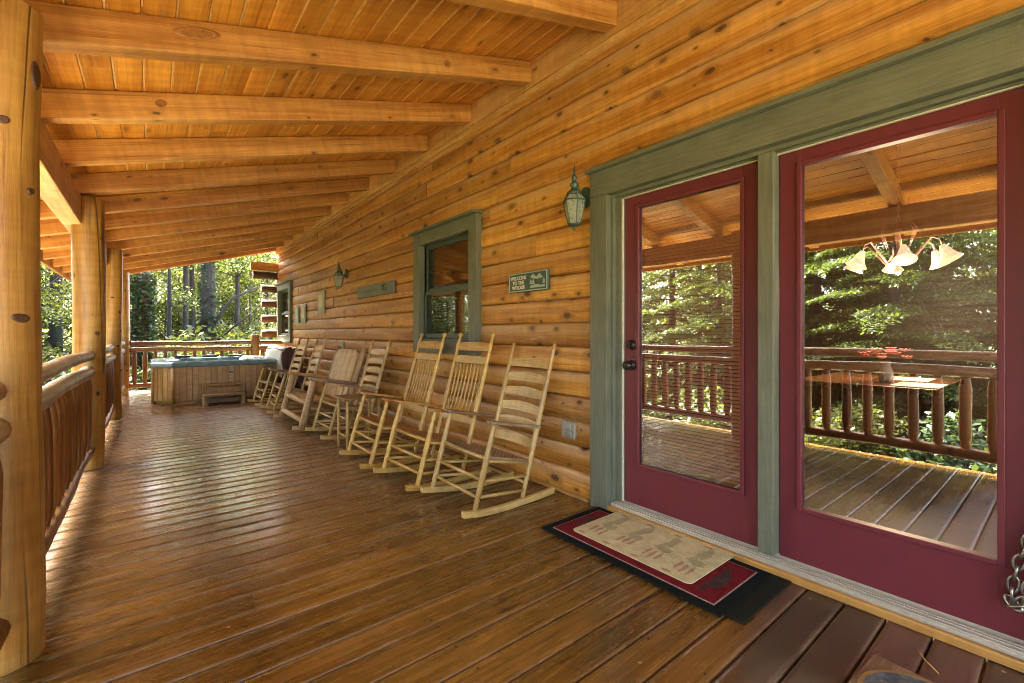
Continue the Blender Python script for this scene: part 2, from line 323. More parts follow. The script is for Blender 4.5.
# ------------------------------------------------------------------ mesh builder
class MB:
    def __init__(s): s.v = []; s.f = []; s.uv = []; s.pid = []; s.sm = []
    def face(s, idx, uvs, pid, smooth=False):
        s.f.append(idx); s.uv.append(uvs); s.pid.append(pid); s.sm.append(smooth)
    def box(s, c, size, rot=None, grain=None, pid=None):
        pid = rnd.random() if pid is None else pid
        o = rnd.uniform(0, 50), rnd.uniform(0, 50)
        rot = rot or Matrix.Identity(3); c = Vector(c); h = [x / 2 for x in size]
        g = grain if grain is not None else max(range(3), key=lambda i: size[i])
        b = len(s.v); loc = []
        for i in range(8):
            l = Vector(((i & 1) * 2 - 1, (i >> 1 & 1) * 2 - 1, (i >> 2 & 1) * 2 - 1))
            l = Vector(l[k] * h[k] for k in range(3)); loc.append(l); s.v.append(c + rot @ l)
        for q, ax in (((0, 4, 6, 2), 0), ((1, 3, 7, 5), 0), ((0, 1, 5, 4), 1), ((2, 6, 7, 3), 1), ((0, 2, 3, 1), 2), ((4, 5, 7, 6), 2)):
            a, bb = [k for k in range(3) if k != ax]
            if a == g: a, bb = bb, a
            s.face([b + i for i in q], [(o[0] + loc[i][a] + ax * .7, o[1] + loc[i][bb]) for i in q], pid)
        return s
    def bar(s, p, q, w, h, up=(0, 0, 1), pid=None):
        p, q = Vector(p), Vector(q); d = q - p; z = d.normalized(); up = Vector(up)
        x = up.cross(z).normalized(); y = z.cross(x)
        return s.box((p + q) / 2, (w, h, d.length), Matrix((x, y, z)).transposed(), 2, pid)
    def tube(s, pts, rad, n=10, cap=True, squash=1., pid=None, closed=False):
        pid = rnd.random() if pid is None else pid
        o = rnd.uniform(0, 50), rnd.uniform(0, 50)
        pts = [Vector(p) for p in pts]; k = len(pts)
        if not isinstance(rad, (list, tuple)): rad = [rad] * k
        T = []
        for i in range(k):
            a = pts[(i - 1) % k if closed else max(i - 1, 0)]; c = pts[(i + 1) % k if closed else min(i + 1, k - 1)]
            t = c - a
            T.append(t.normalized() if t.length > 1e-9 else Vector((0, 0, 1)))
        x = T[0].orthogonal().normalized()
        if abs(T[0].z) < .9: x = Vector((0, 0, 1)).cross(T[0]).normalized()
        b = len(s.v); L = 0.; Ls = []
        for i in range(k):
            x = (x - T[i] * x.dot(T[i])).normalized(); y = T[i].cross(x)
            if i: L += (pts[i] - pts[i - 1]).length
            Ls.append(L)
            for j in range(n):
                a = 2 * math.pi * j / n
                s.v.append(pts[i] + (x * math.cos(a) + y * math.sin(a) * squash) * rad[i])
        circ = 2 * math.pi * max(rad)
        rings = k if closed else k - 1
        for i in range(rings):
            i2 = (i + 1) % k; l2 = Ls[i2] if i2 else L + (pts[0] - pts[-1]).length
            for j in range(n):
                j2 = (j + 1) % n; u0 = o[0] + circ * j / n; u1 = o[0] + circ * (j + 1) / n
                s.face([b + i * n + j, b + i * n + j2, b + i2 * n + j2, b + i2 * n + j],
                       [(u0, o[1] + Ls[i]), (u1, o[1] + Ls[i]), (u1, o[1] + l2), (u0, o[1] + l2)], pid, True)
        if cap and not closed:
            for i, rev in ((0, True), (k - 1, False)):
                if rad[i] < 1e-4: continue
                ids = [b + i * n + j for j in range(n)]
                uvs = [(o[0] + math.cos(2 * math.pi * j / n) * rad[i], o[1] + math.sin(2 * math.pi * j / n) * rad[i] * .1) for j in range(n)]
                if rev: ids.reverse(); uvs.reverse()
                s.face(ids, uvs, pid)
        return s
    def lathe(s, c, prof, n=14, axis=(0, 0, 1), pid=None):
        ax = Vector(axis); return s.tube([Vector(c) + ax * z for r, z in prof], [max(r, 1e-5) for r, z in prof], n, True, pid=pid)
    def prism(s, outline, origin, ax, ay, az, grain=1, pid=None):
        """outline in (ax, ay), thickness vector az"""
        pid = rnd.random() if pid is None else pid
        o = rnd.uniform(0, 50), rnd.uniform(0, 50)
        O, ax, ay, az = Vector(origin), Vector(ax), Vector(ay), Vector(az); b = len(s.v); k = len(outline)
        for off in (Vector(), az):
            for p, q in outline: s.v.append(O + ax * p + ay * q + off)
        fl = (lambda p, q: (o[0] + p, o[1] + q)) if grain else (lambda p, q: (o[0] + q, o[1] + p))
        flip = ax.cross(ay).dot(az) < 0
        area = sum(outline[i][0] * outline[(i + 1) % k][1] - outline[(i + 1) % k][0] * outline[i][1] for i in range(k))
        if area < 0: flip = not flip
        A = list(range(b, b + k)); B = list(range(b + k, b + 2 * k)); U = [fl(*p) for p in outline]
        fa, fb = (A[::-1], B); ua, ub = (U[::-1], U)
        if flip: fa, fb = A, B[::-1]; ua, ub = U, U[::-1]
        s.face(fa, ua, pid); s.face(fb, ub, pid)
        t = az.length
        for i in range(k):
            j = (i + 1) % k
            q = [b + i, b + j, b + k + j, b + k + i]
            u = [fl(*outline[i]), fl(*outline[j]), (fl(*outline[j])[0] + t, fl(*outline[j])[1]), (fl(*outline[i])[0] + t, fl(*outline[i])[1])]
            if flip: q.reverse(); u.reverse()
            s.face(q, u, pid)
        return s
    def sheet(s, grid, uvs, pid, smooth=True):
        """grid[i][j] points, uvs[i][j]"""
        b = len(s.v); m = len(grid[0])
        for row in grid:
            for p in row: s.v.append(Vector(p))
        for i in range(len(grid) - 1):
            for j in range(m - 1):
                s.face([b + i * m + j, b + i * m + j + 1, b + (i + 1) * m + j + 1, b + (i + 1) * m + j],
                       [uvs[i][j], uvs[i][j + 1], uvs[i + 1][j + 1], uvs[i + 1][j]], pid, smooth)
        return s
    def ring(s, c, a, b, r, n=6, k=14):
        a, b = Vector(a), Vector(b)
        return s.tube([Vector(c) + a * math.cos(t) + b * math.sin(t) for t in [2 * math.pi * i / k for i in range(k)]], r, n, closed=True)
    def mesh(s, name, mat):
        me = bpy.data.meshes.new(name); me.from_pydata([tuple(v) for v in s.v], [], s.f)
        ul = me.uv_layers.new(name='UVMap')
        ul.data.foreach_set('uv', [x for f in s.uv for p in f for x in p])
        at = me.attributes.new('pid', 'FLOAT', 'FACE'); at.data.foreach_set('value', s.pid)
        me.polygons.foreach_set('use_smooth', s.sm)
        me.materials.append(M[mat] if isinstance(mat, str) else mat); me.update(); return me
    def build(s, name, mat, parent=None, bevel=0., loc=None):
        o = bpy.data.objects.new(name, s.mesh(name, mat)); C.objects.link(o)
        if parent: o.parent = parent
        if loc: o.location = loc
        if bevel:
            bv = o.modifiers.new('Bevel', 'BEVEL'); bv.width = bevel; bv.segments = 2; bv.limit_method = 'ANGLE'; bv.angle_limit = R(50)
        return o

def tag(o, label=None, cat=None, group=None, kind=None):
    for k, v in (('label', label), ('category', cat), ('group', group), ('kind', kind)):
        if v: o[k] = v
    return o
def thing(name, label, cat, loc=(0, 0, 0), rz=0., group=None):
    o = bpy.data.objects.new(name, None); C.objects.link(o); o.location = loc; o.rotation_euler = (0, 0, rz)
    o.empty_display_size = .1
    return tag(o, label, cat, group)
def copy_tree(o, parent=None):
    c = o.copy(); C.objects.link(c)
    if parent: c.parent = parent
    for ch in list(o.children): copy_tree(ch, c)
    return c
def dup(o, loc, rz, label, group=None):
    c = copy_tree(o); c.location = loc; c.rotation_euler = (0, 0, rz); c['label'] = label
    if group: c['group'] = group
    return c

# ------------------------------------------------------------------ dimensions
WX = 2.47            # wall groove plane
PX = -.432            # post line
POSTS = [-.60, 2.45, 5.50, 8.55, 11.60]
RZ = lambda x: 2.543 + .286 * x      # rafter underside
CR = .183            # log course

# ------------------------------------------------------------------ cabin
cabin = thing('log_cabin', 'honey coloured log cabin wall with burgundy glass doors and green trimmed windows', 'cabin', (WX, 4, 0))
inv = Matrix.Translation((-WX, -4, 0))
def cpart(mb, name, mat, bevel=0., parent=None):
    for i, v in enumerate(mb.v): mb.v[i] = inv @ Vector(v)
    return mb.build(name, mat, parent or cabin, bevel)

OPEN = [(-.04, 2.06, -.2, 2.21), (3.59, 4.75, 1.07, 2.265), (10.87, 12.03, 1.08, 2.28)]
w = MB()
PROF = [(0., -.55), (.02, .40), (.05, .66), (.12, .84), (.25, .96), (.45, 1.), (.65, .97), (.82, .86), (.93, .64), (.965, .35), (1., -.55)]
def log_strip(k, ya, yb, t0, t1, pid, o):
    z0 = k * CR; bulge = .027
    ts = [t0] + [t for t, _ in PROF if t0 < t < t1] + [t1]
    def dep(t):
        for (a, da), (b, db) in zip(PROF, PROF[1:]):
            if a <= t <= b: return da + (db - da) * (t - a) / (b - a)
        return 0
    ny = max(2, int((yb - ya) / .35) + 1)
    ys = [ya + (yb - ya) * i / (ny - 1) for i in range(ny)]
    ph = pid * 40
    wav = lambda y: .0035 * math.sin(y * 1.7 + ph) + .002 * math.sin(y * 4.3 + ph * 2)
    grid = [[(WX - bulge * dep(t) + wav(y), y, z0 + t * CR + wav(y + 9) * .5) for y in ys] for t in ts]
    uvs = [[(o[0] + t * CR * 1.15, o[1] + y) for y in ys] for t in ts]
    w.sheet(grid, uvs, pid)
for k in range(0, 19):
    z0, z1 = k * CR, (k + 1) * CR
    cuts = [YN]; y = YN - rnd.uniform(0, 2.5)
    while y < YF:
        y += rnd.uniform(2.6, 4.6)
        if YN < y < YF: cuts.append(y)
    cuts.append(YF)
    for ya, yb in zip(cuts, cuts[1:]):
        pid = rnd.random(); o = rnd.uniform(0, 50), rnd.uniform(0, 50)
        edges = sorted({ya, yb, *[e for op in OPEN for e in op[:2] if ya < e < yb]})
        for a, b in zip(edges, edges[1:]):
            m = (a + b) / 2; ts = [(0., 1.)]
            for oa, ob, za, zb in OPEN:
                if oa < m < ob:
                    ta, tb = (za - z0) / CR, (zb - z0) / CR; ts = []
                    if ta > .02: ts.append((0., min(1., ta)))
                    if tb < .98: ts.append((max(0., tb), 1.))
            for t0, t1 in ts:
                if t1 - t0 > .03: log_strip(k, a, b, t0, t1, pid, o)
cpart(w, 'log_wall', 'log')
# end wall and crossing log ends at the far corner
e = MB()
for k in range(15): e.tube([(WX - .02, YF + .09, .1 + k * CR), (8., YF + .09, .1 + k * CR)], .098, 8)
cpart(e, 'end_wall', 'log_end')
for i, z in enumerate([.10, .466, .832, 1.198, 1.564, 1.93, 2.296, 2.62]):
    x0 = 2.10 if i < 7 else 1.92
    b = MB().tube([(x0, YF + .09, z), (x0 + .012, YF + .09, z), (WX + .1, YF + .09, z)], [.080, .092, .092], 12)
    cpart(b, 'corner_log', 'log_end')
b = MB().bar((1.86, YF + .02, 2.82), (WX, YF + .02, 2.82), .18, .2)
cpart(b, 'bracket_beam', 'rafter', .01)
# ledger
l = MB(); y = YN
while y < YF:
    y2 = min(YF + .1, y + rnd.uniform(3.2, 4.8)); l.box((2.425, (y + y2) / 2, 3.305), (.045, y2 - y - .003, .215)); y = y2
cpart(l, 'ledger_board', 'ledger', .004)
l = MB().box((2.43, (YN + YF) / 2, 3.172), (.035, YF - YN, .045)); cpart(l, 'wall_trim', 'ledger', .004)

# room behind the glass
rm = MB()
X0, X1, Y0, Y1, Z0, Z1 = 2.62, 7.2, -2.6, 12.2, -.02, 3.1
def quad(mb, pts, uvs):
    b = len(mb.v); mb.v += [Vector(p) for p in pts]; mb.face(list(range(b, b + 4)), uvs, rnd.random())
quad(rm, [(X1, Y0, Z0), (X1, Y1, Z0), (X1, Y1, Z1), (X1, Y0, Z1)], [(0, 0), (0, 15), (3, 15), (3, 0)])
quad(rm, [(X0, Y0, Z0), (X1, Y0, Z0), (X1, Y0, Z1), (X0, Y0, Z1)], [(0, 0), (0, 5), (3, 5), (3, 0)])
quad(rm, [(X0, 3.2, Z0), (X0, 3.2, Z1), (X1, 3.2, Z1), (X1, 3.2, Z0)], [(0, 0), (3, 0), (3, 5), (0, 5)])
quad(rm, [(X0, Y1, Z0), (X0, Y1, Z1), (X1, Y1, Z1), (X1, Y1, Z0)], [(0, 0), (3, 0), (3, 5), (0, 5)])
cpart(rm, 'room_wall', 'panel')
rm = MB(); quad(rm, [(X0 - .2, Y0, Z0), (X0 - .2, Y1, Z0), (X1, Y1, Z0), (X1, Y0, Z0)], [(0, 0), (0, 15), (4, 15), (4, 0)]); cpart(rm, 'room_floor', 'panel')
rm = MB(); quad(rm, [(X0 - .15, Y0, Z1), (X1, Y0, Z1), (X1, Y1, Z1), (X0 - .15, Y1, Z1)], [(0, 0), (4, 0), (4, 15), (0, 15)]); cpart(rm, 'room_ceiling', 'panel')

# door frame (green casing)
f = MB()
f.box((2.432, 2.045, 1.07), (.075, .15, 2.14)); f.box((2.427, -.06, 1.07), (.085, .16, 2.14))
f.box((2.432, .99, 2.225), (.076, 2.262, .17)); f.box((2.415, .99, 2.322), (.115, 2.295, .026))
f.box((2.46, 1.962, 1.09), (.05, .036, 2.10)); f.box((2.49, 1.925, 1.09), (.05, .038, 2.10))
f.box((2.46, .97, 2.128), (.05, 1.948, .024)); f.box((2.49, .97, 2.118), (.05, 1.85, .02))
f.box((2.47, .98, 1.10), (.085, .076, 2.03)); f.box((2.46, .022, 1.09), (.05, .036, 2.10))
cpart(f, 'door_frame', 'green', .004)
ws = MB()
for y in (1.901,): ws.box((2.480, y, 1.09), (.014, .008, 2.03))
ws.box((2.480, .97, 2.1055), (.014, 1.85, .007)); cpart(ws, 'weather_strip', 'cream')
# threshold
t = MB(); t.box((2.463, .98, .047), (.094, 1.95, .014)); t.box((2.425, .98, .058), (.008, 1.95, .012)); t.box((2.446, .98, .060), (.009, 1.95, .015)); t.box((2.468, .98, .060), (.009, 1.95, .013))
t.box((2.50, .98, .066), (.014, 1.95, .022)); cpart(t, 'threshold', 'alu', .002)
t = MB(); t.box((2.430, 1.01, .020), (.06, 2.15, .036)); cpart(t, 'sill_trim', 'sillwood', .004)
t = MB(); t.box((2.425, 2.145 + (YF - 2.145) / 2, .012), (.03, YF - 2.15, .022)); cpart(t, 'base_trim', 'sillwood', .003)

def door(y0, y1, g0, g1, handle_y=None, blind=False):
    X, Z0d, Z1d, gz0, gz1 = 2.515, .075, 2.104, .345, 2.025
    d = MB(); T = .045
    for a, b in ((y0, g0), (g1, y1)): d.box((X, (a + b) / 2, (Z0d + Z1d) / 2), (T, b - a, Z1d - Z0d))
    d.box((X, (g0 + g1) / 2, (Z0d + gz0) / 2), (T, g1 - g0 + .002, gz0 - Z0d)); d.box((X, (g0 + g1) / 2, (gz1 + Z1d) / 2), (T, g1 - g0 + .002, Z1d - gz1))
    o = cpart(d, 'glass_door', 'burgundy', .002)
    s = MB()
    for a in (g0 - .008, g1 + .008): s.box((X - .027, a, (gz0 + gz1) / 2), (.018, .022, gz1 - gz0 + .036))
    for z in (gz0 - .008, gz1 + .008): s.box((X - .027, (g0 + g1) / 2, z), (.0175, g1 - g0 - .006, .022))
    for i, v in enumerate(s.v): s.v[i] = inv @ v
    s.build('glazing_bead', 'burgundy', o, .004)
    p = MB(); p.box((X - .012, (g0 + g1) / 2, (gz0 + gz1) / 2), (.006, g1 - g0 - .002, gz1 - gz0 - .002))
    # a single reflecting face toward the porch
    pn = MB(); b = 0
    quad(pn, [(X - .014, g0, gz0), (X - .014, g0, gz1), (X - .014, g1, gz1), (X - .014, g1, gz0)], [(0, 0)] * 4)
    for i, v in enumerate(pn.v): pn.v[i] = inv @ v
    pn.build('pane', 'glass', o)
    if blind:
        bl = MB(); z = gz0 + .02
        while z < gz1 - .06:
            bl.box((X + .028, (g0 + g1) / 2, z), (.020, g1 - g0 - .01, .0014), Matrix.Rotation(R(58), 3, 'Y')); z += .0215
        bl.box((X + .03, (g0 + g1) / 2, gz1 - .03), (.03, g1 - g0 - .004, .05))
        for yy in (g0 + .12, g1 - .12): bl.box((X + .018, yy, (gz0 + gz1) / 2), (.002, .004, gz1 - gz0 - .04))
        for i, v in enumerate(bl.v): bl.v[i] = inv @ v
        bl.build('blind', 'blind', o)
    if handle_y:
        h = MB(); c = Vector((X - .023, handle_y, .99))
        h.lathe(c, [(.034, 0), (.034, .006), (.022, .012), (.013, .014), (.013, .035), (.027, .042), (.031, .055), (.027, .068), (.012, .073), (0, .073)], 18, (-1, 0, 0))
        for i, v in enumerate(h.v): h.v[i] = inv @ v
        h.build('door_knob', 'bronze', o)
        h = MB(); c = Vector((X - .023, handle_y, 1.125))
        h.lathe(c, [(.033, 0), (.033, .008), (.024, .014), (.018, .02), (0, .02)], 18, (-1, 0, 0)).box(c + Vector((-.026, 0, 0)), (.014, .012, .034))
        for i, v in enumerate(h.v): h.v[i] = inv @ v
        h.build('deadbolt', 'bronze', o)
    return o
door(1.022, 1.893, 1.128, 1.782, 1.838, True)
door(.045, .938, .180, .838)

def window(y0, y1, z0, z1):
    cs = .135
    f = MB()
    for y in (y0 + cs / 2, y1 - cs / 2): f.box((2.425, y, (z0 + z1) / 2), (.08, cs, z1 - z0))
    for z in (z0 + cs / 2, z1 - cs / 2): f.box((2.427, (y0 + y1) / 2, z), (.082, y1 - y0 - 2 * cs + .001, cs))
    f.box((2.40, (y0 + y1) / 2, z1 + .012), (.14, y1 - y0 + .05, .022)); f.box((2.42, (y0 + y1) / 2, z0 + cs + .008), (.10, y1 - y0 - 2 * cs, .02))
    o = cpart(f, 'window', 'green', .004)
    a, b, c, d = y0 + cs, y1 - cs, z0 + cs + .018, z1 - cs; mz = (c + d) / 2; s = MB()
    for y in (a + .022, b - .022): s.box((2.465, y, (c + mz) / 2), (.03, .044, mz - c)); s.box((2.492, y, (d + mz) / 2), (.03, .044, d - mz))
    for z, X in ((c + .03, 2.465), (mz - .018, 2.465), (mz + .018, 2.492), (d - .02, 2.492)): s.box((X, (a + b) / 2, z), (.028, b - a - .09, .04 if abs(z - mz) < .03 else .055))
    for i, v in enumerate(s.v): s.v[i] = inv @ v
    s.build('sash', 'dark_green', o, .003)
    p = MB()
    quad(p, [(2.468, a + .04, c + .05), (2.468, a + .04, mz - .03), (2.468, b - .04, mz - .03), (2.468, b - .04, c + .05)], [(0, 0)] * 4)
    quad(p, [(2.494, a + .04, mz + .03), (2.494, a + .04, d - .04), (2.494, b - .04, d - .04), (2.494, b - .04, mz + .03)], [(0, 0)] * 4)
    for i, v in enumerate(p.v): p.v[i] = inv @ v
    p.build('pane', 'glass_win', o)
    bl = MB(); z = c + .03
    while z < d - .03: bl.box((2.56, (a + b) / 2, z), (.022, b - a - .03, .0016), Matrix.Rotation(R(55), 3, 'Y')); z += .026
    for i, v in enumerate(bl.v): bl.v[i] = inv @ v
    bl.build('blind', 'blind_dark', o)
    return o
window(3.52, 4.82, .99, 2.335)
window(10.80, 12.10, 1.0, 2.35)

# ------------------------------------------------------------------ porch roof
roof = thing('porch_roof', 'sloping pine porch ceiling on exposed rafters above the deck', 'roof', (.6, 4, 2.9))
rinv = Matrix.Translation((-.6, -4, -2.9))
def rpart(mb, name, mat, bevel=0.):
    for i, v in enumerate(mb.v): mb.v[i] = rinv @ Vector(v)
    return mb.build(name, mat, roof, bevel)
nv = Vector((-.286, 0, 1)).normalized(); sv = Vector((1, 0, .286)).normalized()
RH = .165
cb = MB(); s0 = -1.17; pitch = .137
def cpt(sx, y, dn=0.):  # sx = distance along slope from x = s0
    p = Vector((s0, y, RZ(s0))) + sv * sx + nv * (RH + dn); return p
nb = int((2.46 - s0) / sv.x / pitch) + 1
for i in range(nb):
    a, b = i * pitch, (i + 1) * pitch; y = YN - rnd.uniform(0, 3)
    while y < YF + .12:
        y2 = y + rnd.uniform(2.6, 4.6); ya, yb = max(y, YN), min(y2, YF + .12); y = y2
        if yb <= ya: continue
        pid = rnd.random(); o = rnd.uniform(0, 50), rnd.uniform(0, 50)
        ss = [a, a + .003, a + .009, b - .009, b - .003, b]; dd = [.009, .009, 0, 0, .009, .009]
        grid = [[cpt(s, yy, d) for yy in (ya, yb)] for s, d in zip(ss, dd)]
        cb.sheet(grid, [[(o[0] + s, o[1] + yy) for yy in (ya, yb)] for s in ss], pid, False)
rpart(cb, 'ceiling_boards', 'ceil')
gs_ = MB()
for i in range(1, nb):
    y = YN + rnd.uniform(0, 1.5)
    while y < YF:
        y2 = min(YF + .1, y + rnd.uniform(1.5, 5.)); x_ = i * pitch
        quad(gs_, [cpt(x_ - .004, y, .0035), cpt(x_ - .004, y2, .0035), cpt(x_ + .004, y2, .0035), cpt(x_ + .004, y, .0035)], [(x_, y), (x_, y2), (x_ + .008, y2), (x_ + .008, y)])
        y = y2 + rnd.choice([0., .05, .6, 1.2])
rpart(gs_, 'bare_tongue', 'tongue')
sl = MB(); L = nb * pitch
ca, cbb = cpt(0, YN - .1, .07), cpt(L + 1.5, YF + .14, .07)
sl.box((ca + cbb) / 2, (L + 1.5, YF + .24 - YN, .08), Matrix((sv, Vector((0, 1, 0)), nv)).transposed()); rpart(sl, 'roof_deck', 'girder')
y = 1.93 - .865 * 6
while y < YF + .2:
    r = MB(); p = Vector((s0 + .02, y, RZ(s0 + .02))); q = Vector((2.40, y, RZ(2.40)))
    j = [rnd.uniform(-.006, .006) for _ in range(2)]
    Lr = (q - p).length; tz = .286
    o2 = [(0, 0), (Lr, 0), (Lr + (RH - .002) * tz, RH - .002), ((RH - .002) * tz, RH - .002)]
    r.prism(o2, (p.x, y - .05 + j[0], p.z), sv, nv, (0, .10, 0), 0)
    rpart(r, 'rafter', 'rafter', .007); y += .865
for kx, kz, ky, ra, rb in ((.182, 2.70, 2.744, .11, .030), (1.62, 3.085, 2.744, .03, .028), (.05, 2.655, 3.608, .03, .022)):
    kb = MB(); n_ = 18
    rings = [[Vector((kx, ky, kz)) + Vector((0, dd, 0)) + (sv * math.cos(6.2832 * q / n_) * ra + nv * math.sin(6.2832 * q / n_) * rb) * k2 * (1 + .05 * math.sin(4 * 6.2832 * q / n_ / 2)) for q in range(n_)] for dd, k2 in ((.004, 1.), (-.006, .92), (-.003, .7), (-.005, .4))]
    kb.sheet([r_ + [r_[0]] for r_ in rings][::-1], [[(q * .01, k_ * .02) for q in range(n_ + 1)] for k_ in range(4)], .3); kb.face(list(range(n_))[::-1], [(0, 0)] * n_, .3)
    rpart(kb, 'burl', 'burl')
g = MB(); ys = [YN, -.60, 5.50, 11.60, YF + .1]
for a, b in zip(ys, ys[1:]): g.box((-.535, (a + b) / 2, 2.272), (.13, b - a - .004, .25))
rpart(g, 'girder', 'girder', .008)
fa = MB().box((s0 - .02, (YN + YF) / 2, RZ(s0) + .09), (.035, YF - YN + .2, .22)); rpart(fa, 'fascia', 'rafter', .004)
rk = MB(); p0 = Vector((s0, YF + .145, RZ(s0))); rk.prism([(s0, RZ(s0)), (2.4, RZ(2.4)), (2.4, RZ(2.4) + .2), (s0, RZ(s0) + .2)], (0, YF + .125, 0), (1, 0, 0), (0, 0, 1), (0, .03, 0), 0)
rpart(rk, 'rake_board', 'rafter', .003)

# ------------------------------------------------------------------ posts
def log_path(p, q, n, wob, r, rv, seed):
    rr = random.Random(seed); p, q = Vector(p), Vector(q); d = (q - p).normalized(); x = d.orthogonal().normalized(); y = d.cross(x)
    ph = [rr.uniform(0, 6.28) for _ in range(6)]; pts, rad = [], []
    for i in range(n):
        t = i / (n - 1); s = t * (q - p).length
        pts.append(p.lerp(q, t) + x * wob * math.sin(s * 2.1 + ph[0]) + y * wob * math.sin(s * 2.7 + ph[1]))
        rad.append(r * (1 + rv * (math.sin(s * 5 + ph[2]) * .6 + math.sin(s * 13 + ph[3]) * .4 + rr.uniform(-.25, .25))))
    return pts, rad
PL = ['peeled log post behind the viewer beside the near railing', 'nearest tall peeled log post at the left edge with dark knots', 'second log post carrying the end of the pale girder, behind the nearest post',
      'third log post from the viewer, slimmer, behind the girder post', 'farthest log post at the deck corner near the hot tub']
for i, y in enumerate(POSTS):
    p, r = log_path((0, 0, 0), (0, 0, 2.40), 34, .006, .112, .022, 50 + i)
    pb = MB().tube(p, r, 28)
    # knot bump stubs
    o = pb.build('porch_post', 'post', None, .004, (PX, y, 0)); tag(o, PL[i], 'post', 'porch posts')
    kr_ = random.Random(90 + i)
    spots = [(-52, 1.255, .024, .017), (-24, 2.155, .020, .050), (-60, .62, .014, .010), (-35, 1.72, .012, .012), (-75, 1.95, .015, .014)] if i == 1 else \
            [(kr_.uniform(-100, -20), kr_.uniform(.4, 2.1), kr_.uniform(.010, .02), kr_.uniform(.010, .02)) for _ in range(7)]
    for an, z_, ra, rb in spots:
        d_ = Vector((math.cos(R(an)), math.sin(R(an)), 0)); t_ = Vector((-d_.y, d_.x, 0)); c_ = d_ * .100 + Vector((0, 0, z_)); kb = MB(); n_ = 20
        rings = [[c_ + d_ * dd + (t_ * math.cos(6.2832 * q / n_) * ra + Vector((0, 0, 1)) * math.sin(6.2832 * q / n_) * rb) * sc2 * (1 + .07 * math.sin(4 * 6.2832 * q / n_ / 2 + z_ * 7) + .04 * math.sin(3 * 6.2832 * q / n_)) for q in range(n_)] for dd, sc2 in ((-.02, 1.1), (.0115, 1.05), (.0150, .8), (.0125, .3))]
        kb.sheet([r_ + [r_[0]] for r_ in rings], [[(q * .01, k_ * .01) for q in range(n_ + 1)] for k_ in range(4)], kr_.random())
        kb.face(list(range(3 * (n_ + 1), 3 * (n_ + 1) + n_)), [(0, 0)] * n_, .5)
        kb.build('knot', 'knot', o)

# ------------------------------------------------------------------ railings
def baluster_mesh(seed, h, r=.041):
    p, rr = log_path((0, 0, 0), (0, 0, h), 12, .003, r, .05, seed)
    rr = [x * (.55 if i == 0 or i == 11 else .8 if i in (1, 10) else 1.) for i, x in enumerate(rr)]
    return MB().tube(p, rr, 10).mesh('baluster', 'rail')
BM = [baluster_mesh(s, .66) for s in range(6)]
def railing(p, q, label, weathered=True, skip=None):
    p, q = Vector(p), Vector(q); d = (q - p); L = d.length; d.normalize()
    t = thing('log_railing', label, 'railing', ((p + q) / 2)[:], 0, 'log railings of the porch'); o = -((p + q) / 2)
    sd = int(L * 1000 + p.y * 77)
    for z, r, m in ((1.005, .044, 'rail_top'), (.87, .050, 'rail_top'), (.175, .048, 'rail')):
        pp, rr = log_path(p + Vector((0, 0, z)), q + Vector((0, 0, z)), max(8, int(L / .09)), .006, r, .07, sd + int(z * 100))
        mb = MB().tube([v + o for v in pp], rr, 12)
        mb.build('top_rail' if z > .9 else 'under_rail' if z > .5 else 'bottom_rail', m if weathered else 'rail', t)
    n = max(2, round(L / .165))
    for i in range(n):
        b = bpy.data.objects.new('baluster', BM[rnd.randrange(6)]); C.objects.link(b); b.parent = t
        b.location = p + d * (L * (i + .5) / n) + Vector((0, 0, .19)) + o; b.rotation_euler = (0, 0, rnd.uniform(0, 6))
    return t
RL = ['log railing section behind the viewer with its rail ends at the left edge', 'log railing between the nearest post and the girder post, pale weathered top logs',
      'log railing section just beyond the girder post', 'farthest side railing section beside the hot tub corner']
for i in range(4):
    railing((PX, POSTS[i] + .09, 0), (PX, POSTS[i + 1] - .09, 0), RL[i])
railing((PX, YN, 0), (PX, POSTS[0] - .09, 0), 'log railing section at the near end of the porch')
railing((PX + .1, 11.6, 0), (1.78, 11.6, 0), 'log railing across the far end of the deck behind the hot tub', False)
railing((1.90, 11.6, 0), (2.42, 11.6, 0), 'short log railing piece between the newel post and cabin corner', False)
p, r = log_path((0, 0, 0), (0, 0, 1.17), 10, .003, .085, .03, 99)
tag(MB().tube(p, r, 16).build('newel_post', 'rail', None, .006, (1.84, 11.6, 0)), 'short round newel post in the far railing beside the cabin corner', 'newel post')

# ------------------------------------------------------------------ deck
dk = MB(); pitch = .145; y = YN
def deck_board(xa, xb, y0, pid, o):
    yb = [0, .003, .02, .068, .116, .133, .136]; zb = [-.006, -.0008, .0, -.0016, .0, -.0008, -.006]
    jz = rnd.uniform(-.0012, .0012); tl = rnd.uniform(-.001, .001)
    n = max(2, int((xb - xa) / .45)); xs = [xa + (xb - xa) * i / n for i in range(n + 1)]
    grid = [[(x, y0 + a, zz + jz + tl * (a - .07) / .07) for x in xs] for a, zz in zip(yb, zb)]
    grid = [[(x, y0 + yb[0], -.03) for x in xs]] + grid + [[(x, y0 + yb[-1], -.03) for x in xs]]
    us = [yb[0] - .03] + yb + [yb[-1] + .03]
    dk.sheet(grid[::-1], [[(o[0] + uu, o[1] + x) for x in xs] for uu in us][::-1], pid)
while y < YF + .05:
    xs = [-.62, 2.44]
    if rnd.random() < .45: xs.insert(1, rnd.uniform(.2, 1.6))
    for a, b in zip(xs, xs[1:]): deck_board(a + .0015, b - .0015, y, rnd.random(), (rnd.uniform(0, 50), rnd.uniform(0, 50)))
    y += pitch
tag(dk.build('deck_floor', 'deck'), kind='structure')
